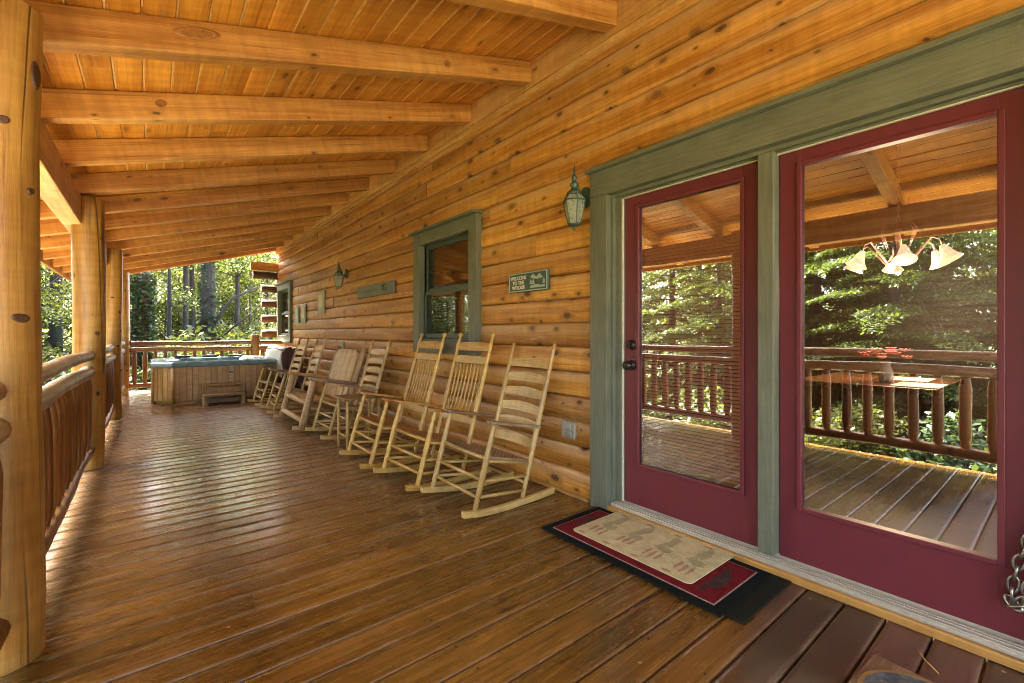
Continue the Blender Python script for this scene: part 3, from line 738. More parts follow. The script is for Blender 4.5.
db = MB(); db.box((.92, (YN + YF) / 2, -.055), (3.1, YF - YN + .1, .05)); db.box((-.64, (YN + YF) / 2, -.12), (.04, YF - YN + .1, .22)); db.box((.9, YF + .08, -.12), (3.1, .04, .22))
tag(db.build('deck_underside', 'girder'), kind='structure')

# ------------------------------------------------------------------ rocking chairs
def sp(s, y, z): return Vector((s, y, z))
TL = (.276, .961)    # lean of legs and stiles
def lean(s0_, l, y): return sp(s0_ + TL[0] * l, y, .05 + TL[1] * l)
def rocker_curve(y, lens=(-.085, .72), n=12):
    pts = []
    for i in range(n):
        s = lens[0] + (lens[1] - lens[0]) * i / (n - 1); c = .38
        pts.append(sp(s, y, .022 + (s - c) ** 2 * (.20 if s < c else .17)))
    return pts
def turned(p, q, r, n=15, beads=()):
    rad = []; pts = []
    for i in range(n):
        t = i / (n - 1); pts.append(p.lerp(q, t)); k = r * (.78 + .22 * math.sin(math.pi * min(1, t * 1.05)))
        for b in beads:
            if abs(t - b) < .03: k *= 1.22
            elif abs(t - b) < .075: k *= .82
        rad.append(k)
    return pts, rad
def make_rocker(kind, label, arm_mat, wood_mat='chair', seat_mat='seat_woven'):
    t = thing('rocking_chair', label, 'rocking chair', group='rocking chairs lined up along the cabin wall')
    fy, by = .285, .245; gold = kind == 'spindle'
    SL = 1.16 if gold else 1.115
    for sg in (-1, 1):
        m = MB(); pts = rocker_curve(sg * fy)
        pts2 = [p + Vector((0, 0, 0)) for p in pts]
        grid_u = []
        for k in range(len(pts) - 1):
            pass
        # rocker as a bent flat bar
        b = len(m.v); pid = rnd.random(); o = rnd.uniform(0, 50), rnd.uniform(0, 50); w_, h_ = .017, .020; inn = [ (fy - by) * max(0, (p.x)) / .43 for p in pts]
        secs = []
        for p, dy in zip(pts, inn):
            yy = p.y - sg * min(dy, fy - by)
            secs.append([(p.x, yy - w_, p.z - h_), (p.x, yy + w_, p.z - h_), (p.x, yy + w_, p.z + h_), (p.x, yy - w_, p.z + h_), (p.x, yy - w_, p.z - h_)])
        m.sheet(secs, [[(o[0] + j * .04, o[1] + p.x) for j in range(5)] for p in pts], pid, False)
        for s_, rev in ((secs[0], False), (secs[-1], True)):
            b = len(m.v); m.v += [Vector(x) for x in s_[:4]]; ids = [b, b + 1, b + 2, b + 3]
            m.face(ids[::-1] if rev else ids, [(o[0], o[1])] * 4, pid)
        m.build('rocker', wood_mat, t, .004)
        beads = (.3, .36, .82, .9) if gold else ()
        p, r = turned(lean(0, -.01, sg * fy), lean(0, .575, sg * fy), .021 if gold else .020, 24, beads)
        MB().tube(p, r, 12).build('front_leg', wood_mat, t)
        A = lean(.43, -.005, sg * by); B = lean(.43, SL, sg * (by - .0))
        p, r = turned(A, B, .021 if gold else .0195, 36, (.46, .52, .7, .76, .93) if gold else ())
        r[-1] *= .85
        if gold:
            d = (B - A).normalized()
            for dl, rr in ((.004, .012), (.012, .019), (.024, .023), (.036, .019), (.044, .006)): p.append(B + d * dl); r.append(rr)
        MB().tube(p, r, 12).build('back_stile', wood_mat, t)
        # arm
        am = MB(); a0 = lean(0, .585, sg * fy) + Vector((-.045, 0, -.002)); a1 = lean(.43, .49, sg * (by + .02))
        dx = (a1 - a0); Lx = dx.length; ax = dx.normalized(); ay = Vector((0, 1, 0)); az = ax.cross(ay).normalized() * .019
        ol = [(0, -.034), (.02, -.043), (.12, -.040), (.25, -.027), (Lx, -.020), (Lx, .020), (.25, .027), (.12, .040), (.02, .043), (0, .034)]
        am.prism(ol, a0, ax, ay, az, 0); am.build('armrest', arm_mat, t, .005)
        # side rungs
        for l, k in ((.10, .05), (.20, .15), (.335, .235)):
            MB().tube([lean(0, l, sg * fy), (lean(0, l, sg * fy) + lean(.43, k, sg * by)) / 2, lean(.43, k, sg * by)], [.010, .0125, .010], 8).build('rung', wood_mat, t)
    for l in (.10, .21, .345):
        MB().tube([lean(0, l, -fy), lean(0, l, 0), lean(0, l, fy)], [.010, .0135, .010], 8).build('rung', wood_mat, t)
    for l in (.10, .24):
        MB().tube([lean(.43, l, -by), lean(.43, l, by)], .011, 8).build('rung', wood_mat, t)
    # woven seat: strands with a weave relief
    st = MB(); F, Bk = lean(0, .352, 0), lean(.43, .245, 0); N = 22
    grid, uvs = [], []
    for i in range(N + 1):
        a = i / N; row, ur = [], []
        for j in range(N + 1):
            q = j / N; half = fy - .012 + (by - fy) * a; p = F.lerp(Bk, a)
            wv = .0035 * math.sin(a * N * math.pi) * math.sin(q * N * math.pi) if 0 < i < N else 0
            sag = -.022 * math.sin(math.pi * q) * math.sin(math.pi * a)
            row.append((p.x - (.012 * math.sin(math.pi * q) if i == 0 else 0), (q * 2 - 1) * half, p.z + sag + wv + .012)); ur.append((q * .5, a * .43))
        grid.append(row); uvs.append(ur)
    st.sheet(grid[::-1], uvs[::-1], .5); under = [[(x, y_, z - .022) for x, y_, z in row] for row in grid]
    st.sheet(under, uvs, .5)
    for ga, gb in ((grid[0], under[0]), (under[-1], grid[-1])): st.sheet([ga, gb], [uvs[0], uvs[0]], .5)
    for idx in (0, -1):
        ca, cb2 = [r_[idx] for r_ in grid], [r_[idx] for r_ in under]
        st.sheet([ca, cb2] if idx else [cb2, ca], [[u_[0] for u_ in uvs]] * 2, .5)
    st.build('woven_seat', seat_mat, t)
    if not gold:
        for l in (.95, .835, .72, .605, .49, .365):
            m = MB(); h0, h1 = .058, .034; n = 9; pid = rnd.random(); o = rnd.uniform(0, 50), rnd.uniform(0, 50); rows_f, rows_b, uu = [], [], []
            for i in range(n):
                q = i / (n - 1); yy = (q * 2 - 1) * (by - .004); cv = .022 * math.sin(math.pi * q); top = l + .006 + (h1 + (h0 - h1) * math.sin(math.pi * q)) * .72; bot = l - .028
                T_, B_ = lean(.43, top, yy), lean(.43, bot, yy); off = Vector((cv, 0, 0)); th = Vector((.0045, 0, 0))
                rows_f.append([T_ + off - th, T_ + off + th, B_ + off + th, B_ + off - th, T_ + off - th]); uu.append([(o[0] + k, o[1] + yy) for k in (0, .01, .06, .07, .12)])
            m.sheet(rows_f, uu, pid, False); m.build('back_slat', wood_mat, t)
    else:
        def rail(l, h, name):
            o2 = [(-by, -h / 2), (by, -h / 2), (by, h / 2 * .8), (by * .55, h / 2 * 1.15), (-by * .55, h / 2 * 1.15), (-by, h / 2 * .8)]
            d = Vector((TL[0], 0, TL[1])); MB().prism(o2, lean(.43, l, 0) - Vector((.009, 0, 0)), (0, 1, 0), d, Vector((TL[1], 0, -TL[0])) * .018, 0).build(name, wood_mat, t, .004)
        rail(1.075, .075, 'crest_rail'); rail(.955, .065, 'back_rail'); rail(.435, .06, 'back_rail')
        for i in range(8):
            yy = -by + .055 + (2 * by - .11) * i / 7; a, b = lean(.43, .46, yy), lean(.43, .93, yy); mid = (a + b) / 2 + Vector((.012, 0, 0))
            MB().tube([a, a.lerp(mid, .5) + Vector((.004, 0, 0)), mid, mid.lerp(b, .5) + Vector((.004, 0, 0)), b], [.0055, .007, .0078, .007, .0055], 7).build('spindle', wood_mat, t)
    return t
def woven(name, a, b):
    g = G(name); u, v, _ = g.sep(g.uv())
    wv = g.math('MULTIPLY', g.math('SINE', g.math('MULTIPLY', u, 140)), g.math('SINE', g.math('MULTIPLY', v, 160)))
    n = g.noise(g.vec(g.math('MULTIPLY', u, 30), g.math('MULTIPLY', v, 8), 0), 1., 4.)
    c = g.mix(g.rng(g.math('ADD', g.math('MULTIPLY', wv, .35), n), .2, .9), a, b); g.bsdf(c, .6, bump=wv, bstr=.6, bdist=.004); return g.m
M['seat_woven'] = woven('woven_splint', (.16, .10, .045), (.42, .31, .17))
M['seat_cane'] = woven('golden_cane', (.24, .11, .022), (.46, .25, .06))

r1 = make_rocker('ladder', 'nearest ladder-back rocker, pale wood with grey weathered arms, beside the mat', 'arm_dark')
r1.location = (1.615, 2.68, 0); r1.rotation_euler = (0, 0, R(-1))
r2 = make_rocker('spindle', 'golden spindle-back rocker next to the nearest ladder-back rocker', 'arm_gold', 'chair_gold', 'seat_cane')
r2.location = (1.54, 3.355, 0); r2.rotation_euler = (0, 0, R(2))
dup(r2, (1.49, 4.11, 0), R(-1), 'golden spindle-back rocker under the near window beside the small side table')
dup(r1, (1.53, 5.44, 0), R(1), 'ladder-back rocker with dark arms between the side table and the plank-back settee')
dup(r1, (1.41, 7.60, 0), R(-2), 'ladder-back rocker right behind the plank-back settee')
dup(r1, (1.38, 8.50, 0), R(2), 'farthest ladder-back rocker, next to the hot tub cover')

# plank-back log settee rocker
st = thing('rocking_settee', 'wide peeled log rocker with pale plank back and dark board arms', 'rocking settee', (1.42, 6.36, 0))
HW = .52
for sg in (-1, 1):
    y = sg * HW
    m = MB(); pts = rocker_curve(y, (-.10, .75))
    m.tube(pts, .030, 8, squash=.8); m.build('rocker', 'loglimb', st)
    p, r = log_path(lean(0, 0, y) * 1, lean(-.02, .60, y), 10, .003, .042, .05, 300 + sg); MB().tube(p, r, 12).build('front_leg', 'loglimb', st)
    p, r = log_path(lean(.5, 0, y), lean(.5, 1.0, y), 14, .003, .036, .05, 310 + sg); MB().tube(p, r, 12).build('back_stile', 'loglimb', st)
    a0 = lean(0, .625, y) + Vector((-.08, 0, 0)); a1 = lean(.5, .53, y)
    MB().bar(a0, a1, .10, .032).build('armrest', 'arm_dark' if sg < 0 else 'arm_gold', st, .006)
    MB().tube([lean(0, .26, y), lean(.5, .14, y)], .024, 8).build('side_rung', 'loglimb', st)
for l, r in ((.30, .036), (.09, .036)): MB().tube([lean(0, l, -HW), lean(0, l, HW)], r, 10).build('front_rung', 'loglimb', st)
for i in range(4):
    a = -.44 + .22 * i; d = Vector((TL[0], 0, TL[1])); c = .05
    top = [(a + .004, 0), (a + .216, 0), (a + .216, .68), (a + .004, .68)]
    if i == 0: top = [(a + .004, 0), (a + .216, 0), (a + .216, .68), (a + .09, .68), (a + .004, .61)]
    if i == 3: top = [(a + .004, 0), (a + .216, 0), (a + .216, .61), (a + .13, .68), (a + .004, .68)]
    MB().prism(top, lean(.46, .29, 0), (0, 1, 0), d, Vector((TL[1], 0, -TL[0])) * .022).build('back_plank', 'plank', st, .004)
    s0_, s1_ = lean(0, .34 - .0, 0), lean(.46, .24, 0); ax = (s1_ - s0_).normalized()
    MB().bar(s0_.lerp(s1_, (i + .5) / 4) + Vector((0, -HW + .04, 0)), s0_.lerp(s1_, (i + .5) / 4) + Vector((0, HW - .04, 0)), .115, .022).build('seat_plank', 'plank', st, .004)

# side table
tb = thing('side_table', 'small pale wooden side table between the spindle rocker and dark-armed rocker', 'side table', (1.72, 4.74, 0))
MB().box((0, 0, .535), (.40, .34, .022), grain=0).build('tabletop', 'step', tb, .004)
for sx in (-1, 1):
    for sy in (-1, 1):
        p, r = turned(Vector((sx * .165, sy * .135, 0)), Vector((sx * .165, sy * .135, .525)), .016, 14, (.3, .7)); MB().tube(p, r, 10).build('leg', 'chair', tb)
    for z in (.15, .33): MB().tube([(sx * .165, -.135, z), (sx * .165, .135, z)], .009, 7).build('rung', 'chair', tb)
MB().tube([(-.165, -.135, .24), (.165, -.135, .24)], .009, 7).build('rung', 'chair', tb)
MB().tube([(-.165, .135, .24), (.165, .135, .24)], .009, 7).build('rung', 'chair', tb)

# ------------------------------------------------------------------ hot tub
tx0, tx1, ty0, ty1, ch = .03, 1.90, 9.56, 11.35, .27
tub = thing('hot_tub', 'square hot tub with cedar side panels and marbled teal rim at deck end', 'hot tub', ((tx0 + tx1) / 2, (ty0 + ty1) / 2, 0))
toff = -Vector(((tx0 + tx1) / 2, (ty0 + ty1) / 2, 0))
def octo(d, c):
    a, b, e, f = tx0 - d, tx1 + d, ty0 - d, ty1 + d
    return [(a + c, e), (b - c, e), (b, e + c), (b, f - c), (b - c, f), (a + c, f), (a, f - c), (a, e + c)]
m = MB(); pts = octo(0, ch)
for i in range(8):
    a, b = Vector((*pts[i], 0)) + toff, Vector((*pts[(i + 1) % 8], 0)) + toff
    L = (b - a).length; n = max(2, round(L / .088)); d = (b - a).normalized()
    rot = Matrix((d, Vector((0, 0, 1)).cross(d), Vector((0, 0, 1)))).transposed()
    for k in range(n):
        c = a + d * (L * (k + .5) / n); m.box((c.x, c.y, .335), (L / n - .005, .022, .575), rot, 2)
m.build('side_panel', 'tubwood', tub, .003)
m = MB(); m.prism([(p[0] + toff.x, p[1] + toff.y) for p in octo(-.03, ch)], (0, 0, 0), (1, 0, 0), (0, 1, 0), (0, 0, .60)); m.build('inner_body', 'black', tub)
for (x, y_) in (pts[0], pts[7], pts[1], pts[2]):
    MB().tube([(x + toff.x, y_ + toff.y, .0), (x + toff.x, y_ + toff.y, .62)], .028, 10).build('corner_trim', 'tubwood', tub)
MB().prism([(p[0] + toff.x, p[1] + toff.y) for p in octo(-.015, ch)], (0, 0, .005), (1, 0, 0), (0, 1, 0), (0, 0, .035)).build('base_skirt', 'tubwood', tub)
# shell rim with an opening
m = MB(); rows = []
for d, z in ((.0, .618), (.035, .625), (.045, .66), (.035, .70), (.0, .715), (-.12, .712), (-.19, .70), (-.215, .67), (-.23, .55)):
    rows.append([(p[0] + toff.x, p[1] + toff.y, z) for p in octo(d, ch + .02)] + [(octo(d, ch + .02)[0][0] + toff.x, octo(d, ch + .02)[0][1] + toff.y, z)])
m.sheet(rows, [[(j * .3, i * .1) for j in range(9)] for i in range(len(rows))], .5, False); o = m.build('shell_rim', 'teal_shell', tub, .012)
m = MB(); pp = octo(-.215, ch); b = len(m.v); m.v += [Vector((p[0] + toff.x, p[1] + toff.y, .655)) for p in pp]; m.face(list(range(8)), pp, .5); m.build('water', 'water', tub)
# headrests, badge
for x in (.5, .95, 1.4): MB().box((x + toff.x, ty1 - .20 + toff.y, .735), (.26, .07, .05)).build('headrest', 'black', tub, .015)
bd = MB().tube([(1.13 + toff.x, ty0 - .022 + toff.y, .50), (1.13 + toff.x, ty0 - .014 + toff.y, .50)], .062, 24); 
for v in bd.v: v.z = .50 + (v.z - .50) * .55
bo = bd.build('badge', 'black', tub)
bd = MB(); cx, cy = 1.13 + toff.x, ty0 - .0245 + toff.y
bd.ring((cx, cy, .50), (.052, 0, 0), (0, 0, .027), .004, 6, 24); bd.bar((cx - .03, cy, .495), (cx - .008, cy, .51), .006, .004); bd.bar((cx - .008, cy, .51), (cx + .01, cy, .492), .006, .004); bd.bar((cx + .01, cy, .492), (cx + .034, cy, .51), .006, .004)
bd.build('badge_mark', 'cream', bo)
# folded cover
cv = thing('tub_cover', 'folded hot tub cover, brown ribbed end and white side, standing beside the tub', 'tub cover', (2.14, 10.15, 0))
def rounded(x0, x1, z0, z1, r, n=6):
    o = [(x0, z0), (x1, z0)]
    for k in range(n + 1): a = math.pi / 2 * k / n; o.append((x1 - r + r * math.cos(a), z1 - r + r * math.sin(a)))
    for k in range(n + 1): a = math.pi / 2 + math.pi / 2 * k / n; o.append((x0 + r + r * math.cos(a), z1 - r + r * math.sin(a)))
    return o
for i in range(4):
    x0 = -.19 + i * .095
    MB().prism(rounded(x0 + .004, x0 + .091, .24, .96 - (.05 if i == 0 else 0) - .02 * i, .040), (0, -.72 + i * .01, 0), (1, 0, 0), (0, 0, 1), (0, 1.5, 0)).build('cover_fold', 'brown_vinyl', cv, .006)
sk = MB(); rows = []
for k in range(14):
    t = k / 13; ang = math.pi * .5 * min(1, max(0, (t - .55) / .45)); x = -.205; z = .36 + .5 * min(1, t / .55)
    if t > .55: x = -.205 + .09 * math.sin(ang); z = .86 + .085 * math.sin(ang)
    rows.append([(x - .012 * math.sin(yy * 5 + k), yy, z + .006 * math.sin(yy * 9)) for yy in [-.735 + 1.5 * j / 12 for j in range(13)]])
sk.sheet(rows[::-1], [[(j * .1, k * .05) for j in range(13)] for k in range(14)][::-1], .5); so = sk.build('white_flap', 'white_vinyl', cv)
sm = so.modifiers.new('Solid', 'SOLIDIFY'); sm.thickness = .012
for yy in (-.5, .5): MB().box((0, yy, .12), (.34, .05, .24)).build('cover_foot', 'black', cv, .006)
# step
sp_ = thing('tub_step', 'two-tread wooden step in front of the hot tub', 'step', (.98, 9.22, 0))
for (y_, z, d) in ((-.17, .165, .24), (.10, .315, .26)):
    MB().box((0, y_, z), (.60, d, .034), grain=0).build('tread', 'step', sp_, .005)
for sx in (-.265, .265):
    MB().box((sx, -.17, .074), (.06, .23, .148), grain=2).build('side', 'step', sp_, .004); MB().box((sx, .10, .149), (.06, .24, .298), grain=2).build('side', 'step', sp_, .004)
MB().box((0, -.03, .235), (.47, .02, .10), grain=0).build('riser', 'step', sp_); MB().box((0, -.06, .06), (.47, .02, .075), grain=0).build('riser', 'step', sp_)
tag(MB().box((.46, 9.3, .02), (.28, .09, .03), Matrix.Rotation(R(6), 3, 'Z')).build('wood_offcut', 'step', None, .004), 'short wooden offcut lying on the deck left of the tub step', 'wood piece')

# ------------------------------------------------------------------ wall lanterns
def make_lantern(label):
    t = thing('wall_lantern', label, 'lantern', group='wall lanterns')
    m = MB(); m.tube([(.135, 0, .0), (.118, 0, .0)], .062, 18)
    for v in m.v: v.z *= 1.35
    m.build('back_plate', 'verdigris', t, .004)
    m = MB(); m.tube([(.12, 0, -.03), (.09, 0, -.05), (.06, 0, -.02), (.05, 0, .035), (.03, 0, .085), (0, 0, .10)], [.012, .011, .010, .010, .010, .009], 8); m.build('arm', 'verdigris', t)
    n = 6; hexa = lambda r, z: [(r * math.cos(2 * math.pi * k / n), r * math.sin(2 * math.pi * k / n), z) for k in range(n + 1)]
    prof = [(.046, -.235), (.064, -.17), (.078, -.10), (.085, -.05), (.060, -.003)]
    m = MB(); m.sheet([hexa(r, z) for r, z in prof], [[(k * .08, i * .05) for k in range(7)] for i in range(5)], .5, False); m.build('glass', 'lamp_glass', t)
    m = MB()
    for k in range(n): m.tube([Vector(hexa(r * 1.02, z)[k]) for r, z in prof], .0045, 6)
    for r, z in ((.048, -.235), (.0865, -.05), (.062, -.003)):
        h = hexa(r, z)
        for k in range(n): m.tube([h[k], h[k + 1]], .0055, 6)
    m.lathe((0, 0, 0), [(0, -.285), (.008, -.275), (.012, -.262), (.006, -.25), (.03, -.245), (.05, -.238), (.05, -.23), (.01, -.228)], 12)
    m.build('cage', 'verdigris', t)
    m = MB().lathe((0, 0, 0), [(.062, -.003), (.06, .012), (.05, .02), (.032, .035), (.024, .055), (.034, .07), (.036, .082), (.02, .095), (.014, .115), (.022, .128), (.02, .14), (.009, .155), (.006, .17), (.011, .185), (.004, .20), (.0035, .232), (.001, .24)], 14); m.build('cap', 'verdigris', t)
    MB().lathe((0, 0, 0), [(.014, -.23), (.014, -.14), (.011, -.135), (.013, -.10), (.004, -.075), (.001, -.06)], 10).build('candle', 'cream', t)
    return t
ln = make_lantern('verdigris wall lantern beside the green door casing'); ln.location = (2.313, 2.19, 2.172); ln.scale = (.9, .9, .9)
dup(ln, (2.313, 7.25, 2.15), 0, 'verdigris wall lantern farther along, above the plank-back settee')

# ------------------------------------------------------------------ wall boards and signs
def text_mesh(body, size, depth, mat, parent, loc, rot, name='lettering', bold=True):
    cu = bpy.data.curves.new('lettering', 'FONT'); cu.body = body; cu.size = size; cu.extrude = depth; cu.align_x = 'CENTER'; cu.align_y = 'CENTER'; cu.offset = size * .025
    to = bpy.data.objects.new('tmp_text', cu); C.objects.link(to)
    dg = bpy.context.evaluated_depsgraph_get(); me = bpy.data.meshes.new_from_object(to.evaluated_get(dg)); bpy.data.objects.remove(to)
    me.materials.clear(); me.materials.append(M[mat]); o = bpy.data.objects.new(name, me); C.objects.link(o); o.parent = parent; o.location = loc; o.rotation_euler = rot; return o
sg = thing('welcome_sign', 'green wooden plaque with cream border reading WELCOME TO THE WOODS', 'sign', (2.428, 2.805, 1.625))
MB().box((-.008, 0, 0), (.022, .49, .165), grain=1).build('board', 'sign_green', sg, .008)
bm = MB()
for z in (-.073, .073): bm.box((-.0215, 0, z), (.007, .476, .009))
for y_ in (-.2335, .2335): bm.box((-.0215, y_, 0), (.007, .009, .137))
bm.build('border', 'pale_teal', sg, .002)
for body, z in (('WELCOME', .036), ('TO THE', -.004), ('WOODS', -.043)):
    text_mesh(body, .042, .002, 'cream', sg, (-.021, .115, z), (R(90), 0, R(-90)))
sc_ = MB()   # pale carved scene: hills, pines, a pond
sc_.prism([(-.21, -.055), (-.03, -.055), (-.05, -.035), (-.11, -.028), (-.17, -.04), (-.21, -.035)], (-.0195, 0, 0), (0, 1, 0), (0, 0, 1), (-.003, 0, 0))
sc_.prism([(-.19, .02), (-.15, .055), (-.11, .03), (-.07, .06), (-.04, .035), (-.06, .022), (-.12, .012)], (-.0195, 0, 0), (0, 1, 0), (0, 0, 1), (-.003, 0, 0))
for yy in (-.20, -.075, -.045):
    sc_.prism([(yy - .015, -.025), (yy + .015, -.025), (yy + .006, -.008), (yy + .011, -.008), (yy, .018), (yy - .011, -.008), (yy - .006, -.008)], (-.0195, 0, 0), (0, 1, 0), (0, 0, 1), (-.003, 0, 0))
sc_.build('carved_scene', 'pale_teal', sg)
pq = thing('long_plaque', 'long grey-green weathered board hung on the logs left of the near window', 'plaque', (2.425, 6.05, 1.80))
MB().box((-.005, 0, 0), (.03, 1.28, .165)).build('board', 'slate', pq, .005)
mk = MB(); mk.tube([(-.022, -.30, -.02), (-.022, -.32, .03), (-.022, -.36, .05)], .008, 6); mk.tube([(-.022, -.31, .02), (-.022, -.27, .045)], .006, 6); mk.prism([(-.44, -.03), (-.30, -.03), (-.29, .0), (-.33, .015), (-.42, .01)], (-.0205, 0, 0), (0, 1, 0), (0, 0, 1), (-.003, 0, 0))
for k in range(5): mk.box((-.0215, .45 - k * .13, .0), (.003, .09, .012))
mk.build('carving', 'dark_green', pq)
for (y_, z, wy, hz, lb) in ((8.57, 1.775, .36, .41, 'tallest pale green wall board, left of the far lantern'),
                            (9.80, 1.60, .32, .38, 'pale green wall board, nearer one of the pair by the far window'),
                            (10.32, 1.59, .28, .33, 'palest wall board, beside the far window casing')):
    bo = thing('wall_board', lb, 'board', (2.425, y_, z), 0, 'pale boards on the far wall')
    MB().box((-.004, 0, 0), (.025, wy, hz), grain=2).build('board', 'pale_teal', bo, .004)
    MB().box((-.019, 0, .02), (.004, wy * .6, hz * .55), grain=2).build('picture', 'cream', bo, .002)
    MB().tube([(-.012, -.04, hz / 2), (-.002, 0, hz / 2 + .03), (-.012, .04, hz / 2)], .003, 6).build('hanger', 'bronze', bo)
def plate(y_, z, wy, hz, lb):
    t = thing('outlet', lb, 'outlet', (2.43, y_, z))
    MB().box((-.004, 0, 0), (.03, wy, hz)).build('cover', 'cover_plate', t, .006)
    for zz in (-.24, .24): MB().box((-.022, 0, zz * hz), (.008, wy * .55, hz * .34)).build('flap', 'cover_plate', t, .004)
    MB().tube([(-.018, 0, 0), (-.024, 0, 0)], .005, 8).build('screw', 'steel', t)
plate(2.35, .485, .135, .125, 'grey weatherproof outlet cover low on the wall beside the door casing')
plate(7.45, .985, .16, .18, 'pale outlet cover showing just above the plank settee back')

# ------------------------------------------------------------------ mats
def rect(x0, x1, y0, y1): return [(x0, y0), (x1, y0), (x1, y1), (x0, y1)]
U = ((1, 0, 0), (0, 1, 0))
def rmat(x0, x1, y0, y1, r, n=5):
    o = []
    for cx, cy, a0 in ((x1 - r, y1 - r, 0), (x0 + r, y1 - r, 90), (x0 + r, y0 + r, 180), (x1 - r, y0 + r, 270)):
        for k in range(n + 1): a = R(a0 + 90 * k / n); o.append((cx + r * math.cos(a), cy + r * math.sin(a)))
    return o
dm = MB().prism(rmat(1.90, 2.42, .85, 1.98, .02), (0, 0, .002), *U, (0, 0, .009)); tag(dm.build('door_mat', 'rubber', None, .003), 'dark plain rubber mat peeking out from beneath the red rug', 'mat')
rg = thing('door_rug', 'black bordered red rug with thin pale lines lying before the glass door', 'rug', (2.12, 1.48, .012))
MB().prism(rect(-.265, .262, -.555, .555), (0, 0, 0), *U, (0, 0, .009)).build('border', 'rug_black', rg, .003)
MB().prism(rect(-.214, .214, -.502, .502), (0, 0, .009), *U, (0, 0, .0022)).build('line', 'rug_line', rg)
MB().prism(rect(-.208, .208, -.496, .496), (0, 0, .0112), *U, (0, 0, .0015)).build('field', 'rug_red', rg)
mo = MB()
def pine(cx, cy, s, ax=1):
    P = [(-.1, -1), (.1, -1), (.1, -.7), (.6, -.7), (.25, -.2), (.45, -.2), (.15, .3), (.3, .3), (0, 1), (-.3, .3), (-.15, .3), (-.45, -.2), (-.25, -.2), (-.6, -.7), (-.1, -.7)]
    return [(cx + p[1] * s, cy + p[0] * s) for p in P]
def jag(cx, cy, w_, h_, seed):
    rr = random.Random(seed); return [(cx + math.cos(a) * w_ * rr.uniform(.6, 1.15), cy + math.sin(a) * h_ * rr.uniform(.6, 1.15)) for a in [2 * math.pi * k / 16 for k in range(16)]]
mo.prism(jag(.0, -.43, .11, .035, 1), (0, 0, .0127), *U, (0, 0, .0015)); mo.prism(jag(.02, .445, .10, .022, 2), (0, 0, .0127), *U, (0, 0, .0015))
for k in range(5): mo.prism(pine(-.12 + k * .06, -.405, .035), (0, 0, .0127), *U, (0, 0, .0012))
mo.build('motif', 'rug_dark', rg)
bmat = thing('top_mat', 'thin beige mat with faded red and green figures laid over the red rug', 'mat', (2.185, 1.50, .0262))
MB().prism(rmat(-.225, .225, -.38, .38, .03), (0, 0, 0), *U, (0, 0, .006)).build('base', 'mat_beige', bmat, .002)
gm, rm_ = MB(), MB(); rr = random.Random(4)
for k in range(4):
    y_ = -.285 + k * .185
    gm.prism(jag(.10, y_, .085, .035, 20 + k), (0, 0, .006), *U, (0, 0, .0006)); gm.prism(pine(.02, y_ + .02, .06), (0, 0, .006), *U, (0, 0, .0009))
    gm.prism(jag(-.02, y_ - .02, .04, .045, 40 + k), (0, 0, .006), *U, (0, 0, .0012))
    for j in range(3): rm_.prism(jag(-.10 + rr.uniform(-.02, .02), y_ - .035 + j * .036, .055, .012, 90 + k * 5 + j), (0, 0, .006), *U, (0, 0, .0007))
    rm_.prism(jag(.185, y_ + .03, .014, .03, 60 + k), (0, 0, .006), *U, (0, 0, .0008)); rm_.prism(jag(-.2, y_ + .05, .012, .03, 70 + k), (0, 0, .006), *U, (0, 0, .0008))
gm.build('green_figures', 'mat_green', bmat); rm_.build('red_figures', 'mat_red', bmat)
pm = thing('pebble_mat', 'wood-edged mat with a blue-grey pebbled disc at the bottom of the view', 'mat', (1.885, .355, .006), R(-4))
MB().box((.0, -.06, .010), (.36, .36, .02)).build('frame', 'arm_dark', pm, .004); MB().tube([(0, -.06, .020), (0, -.06, .0235)], .165, 32).build('rim', 'step', pm); MB().tube([(0, -.06, .0235), (0, -.06, .027)], .148, 32).build('disc', 'pebble', pm)
tag(MB().tube([(2.16, .30, .006), (2.215, .345, .005), (2.27, .375, .006)], [.002, .0025, .0015], 6).build('straw_piece', 'straw'), 'thin yellow straw lying across the boards near the threshold', 'straw')
# chain on the right door
cn = thing('hanging_chain', 'galvanised chain looped against the right door at the lower right corner', 'chain', (2.46, .10, .585))
path = []
for i in range(11): path.append(Vector((0, -.035 - .012 * math.sin(i), -.03 - i * .032)))
mchain = []; 
for i in range(9):  # outgoing strand down, across, and up
    t = i / 8; mchain.append(Vector((-.012, -.03 + .075 * math.sin(t * 1.5), -.02 - .34 * t)))
for i in range(1, 9):
    t = i / 8; mchain.append(Vector((-.02, .043 - .07 * t, -.36 - .03 * math.sin(t * 3.1) + .30 * t * t)))
for i, (a, b) in enumerate(zip(mchain, mchain[1:])):
    d = (b - a).normalized(); x = d.cross(Vector((1, 0, 0))).normalized(); n_ = Vector((1, 0, 0)) if i % 2 else x
    MB().ring((a + b) / 2, d * .030, (n_ if i % 2 else x) * .0145, .0048, 7, 16).build('link', 'steel', cn)
MB().tube([(.03, -.03, .0), (-.01, -.03, .0), (-.02, -.03, -.012), (-.012, -.03, -.03)], .004, 6).build('hook', 'steel', cn)

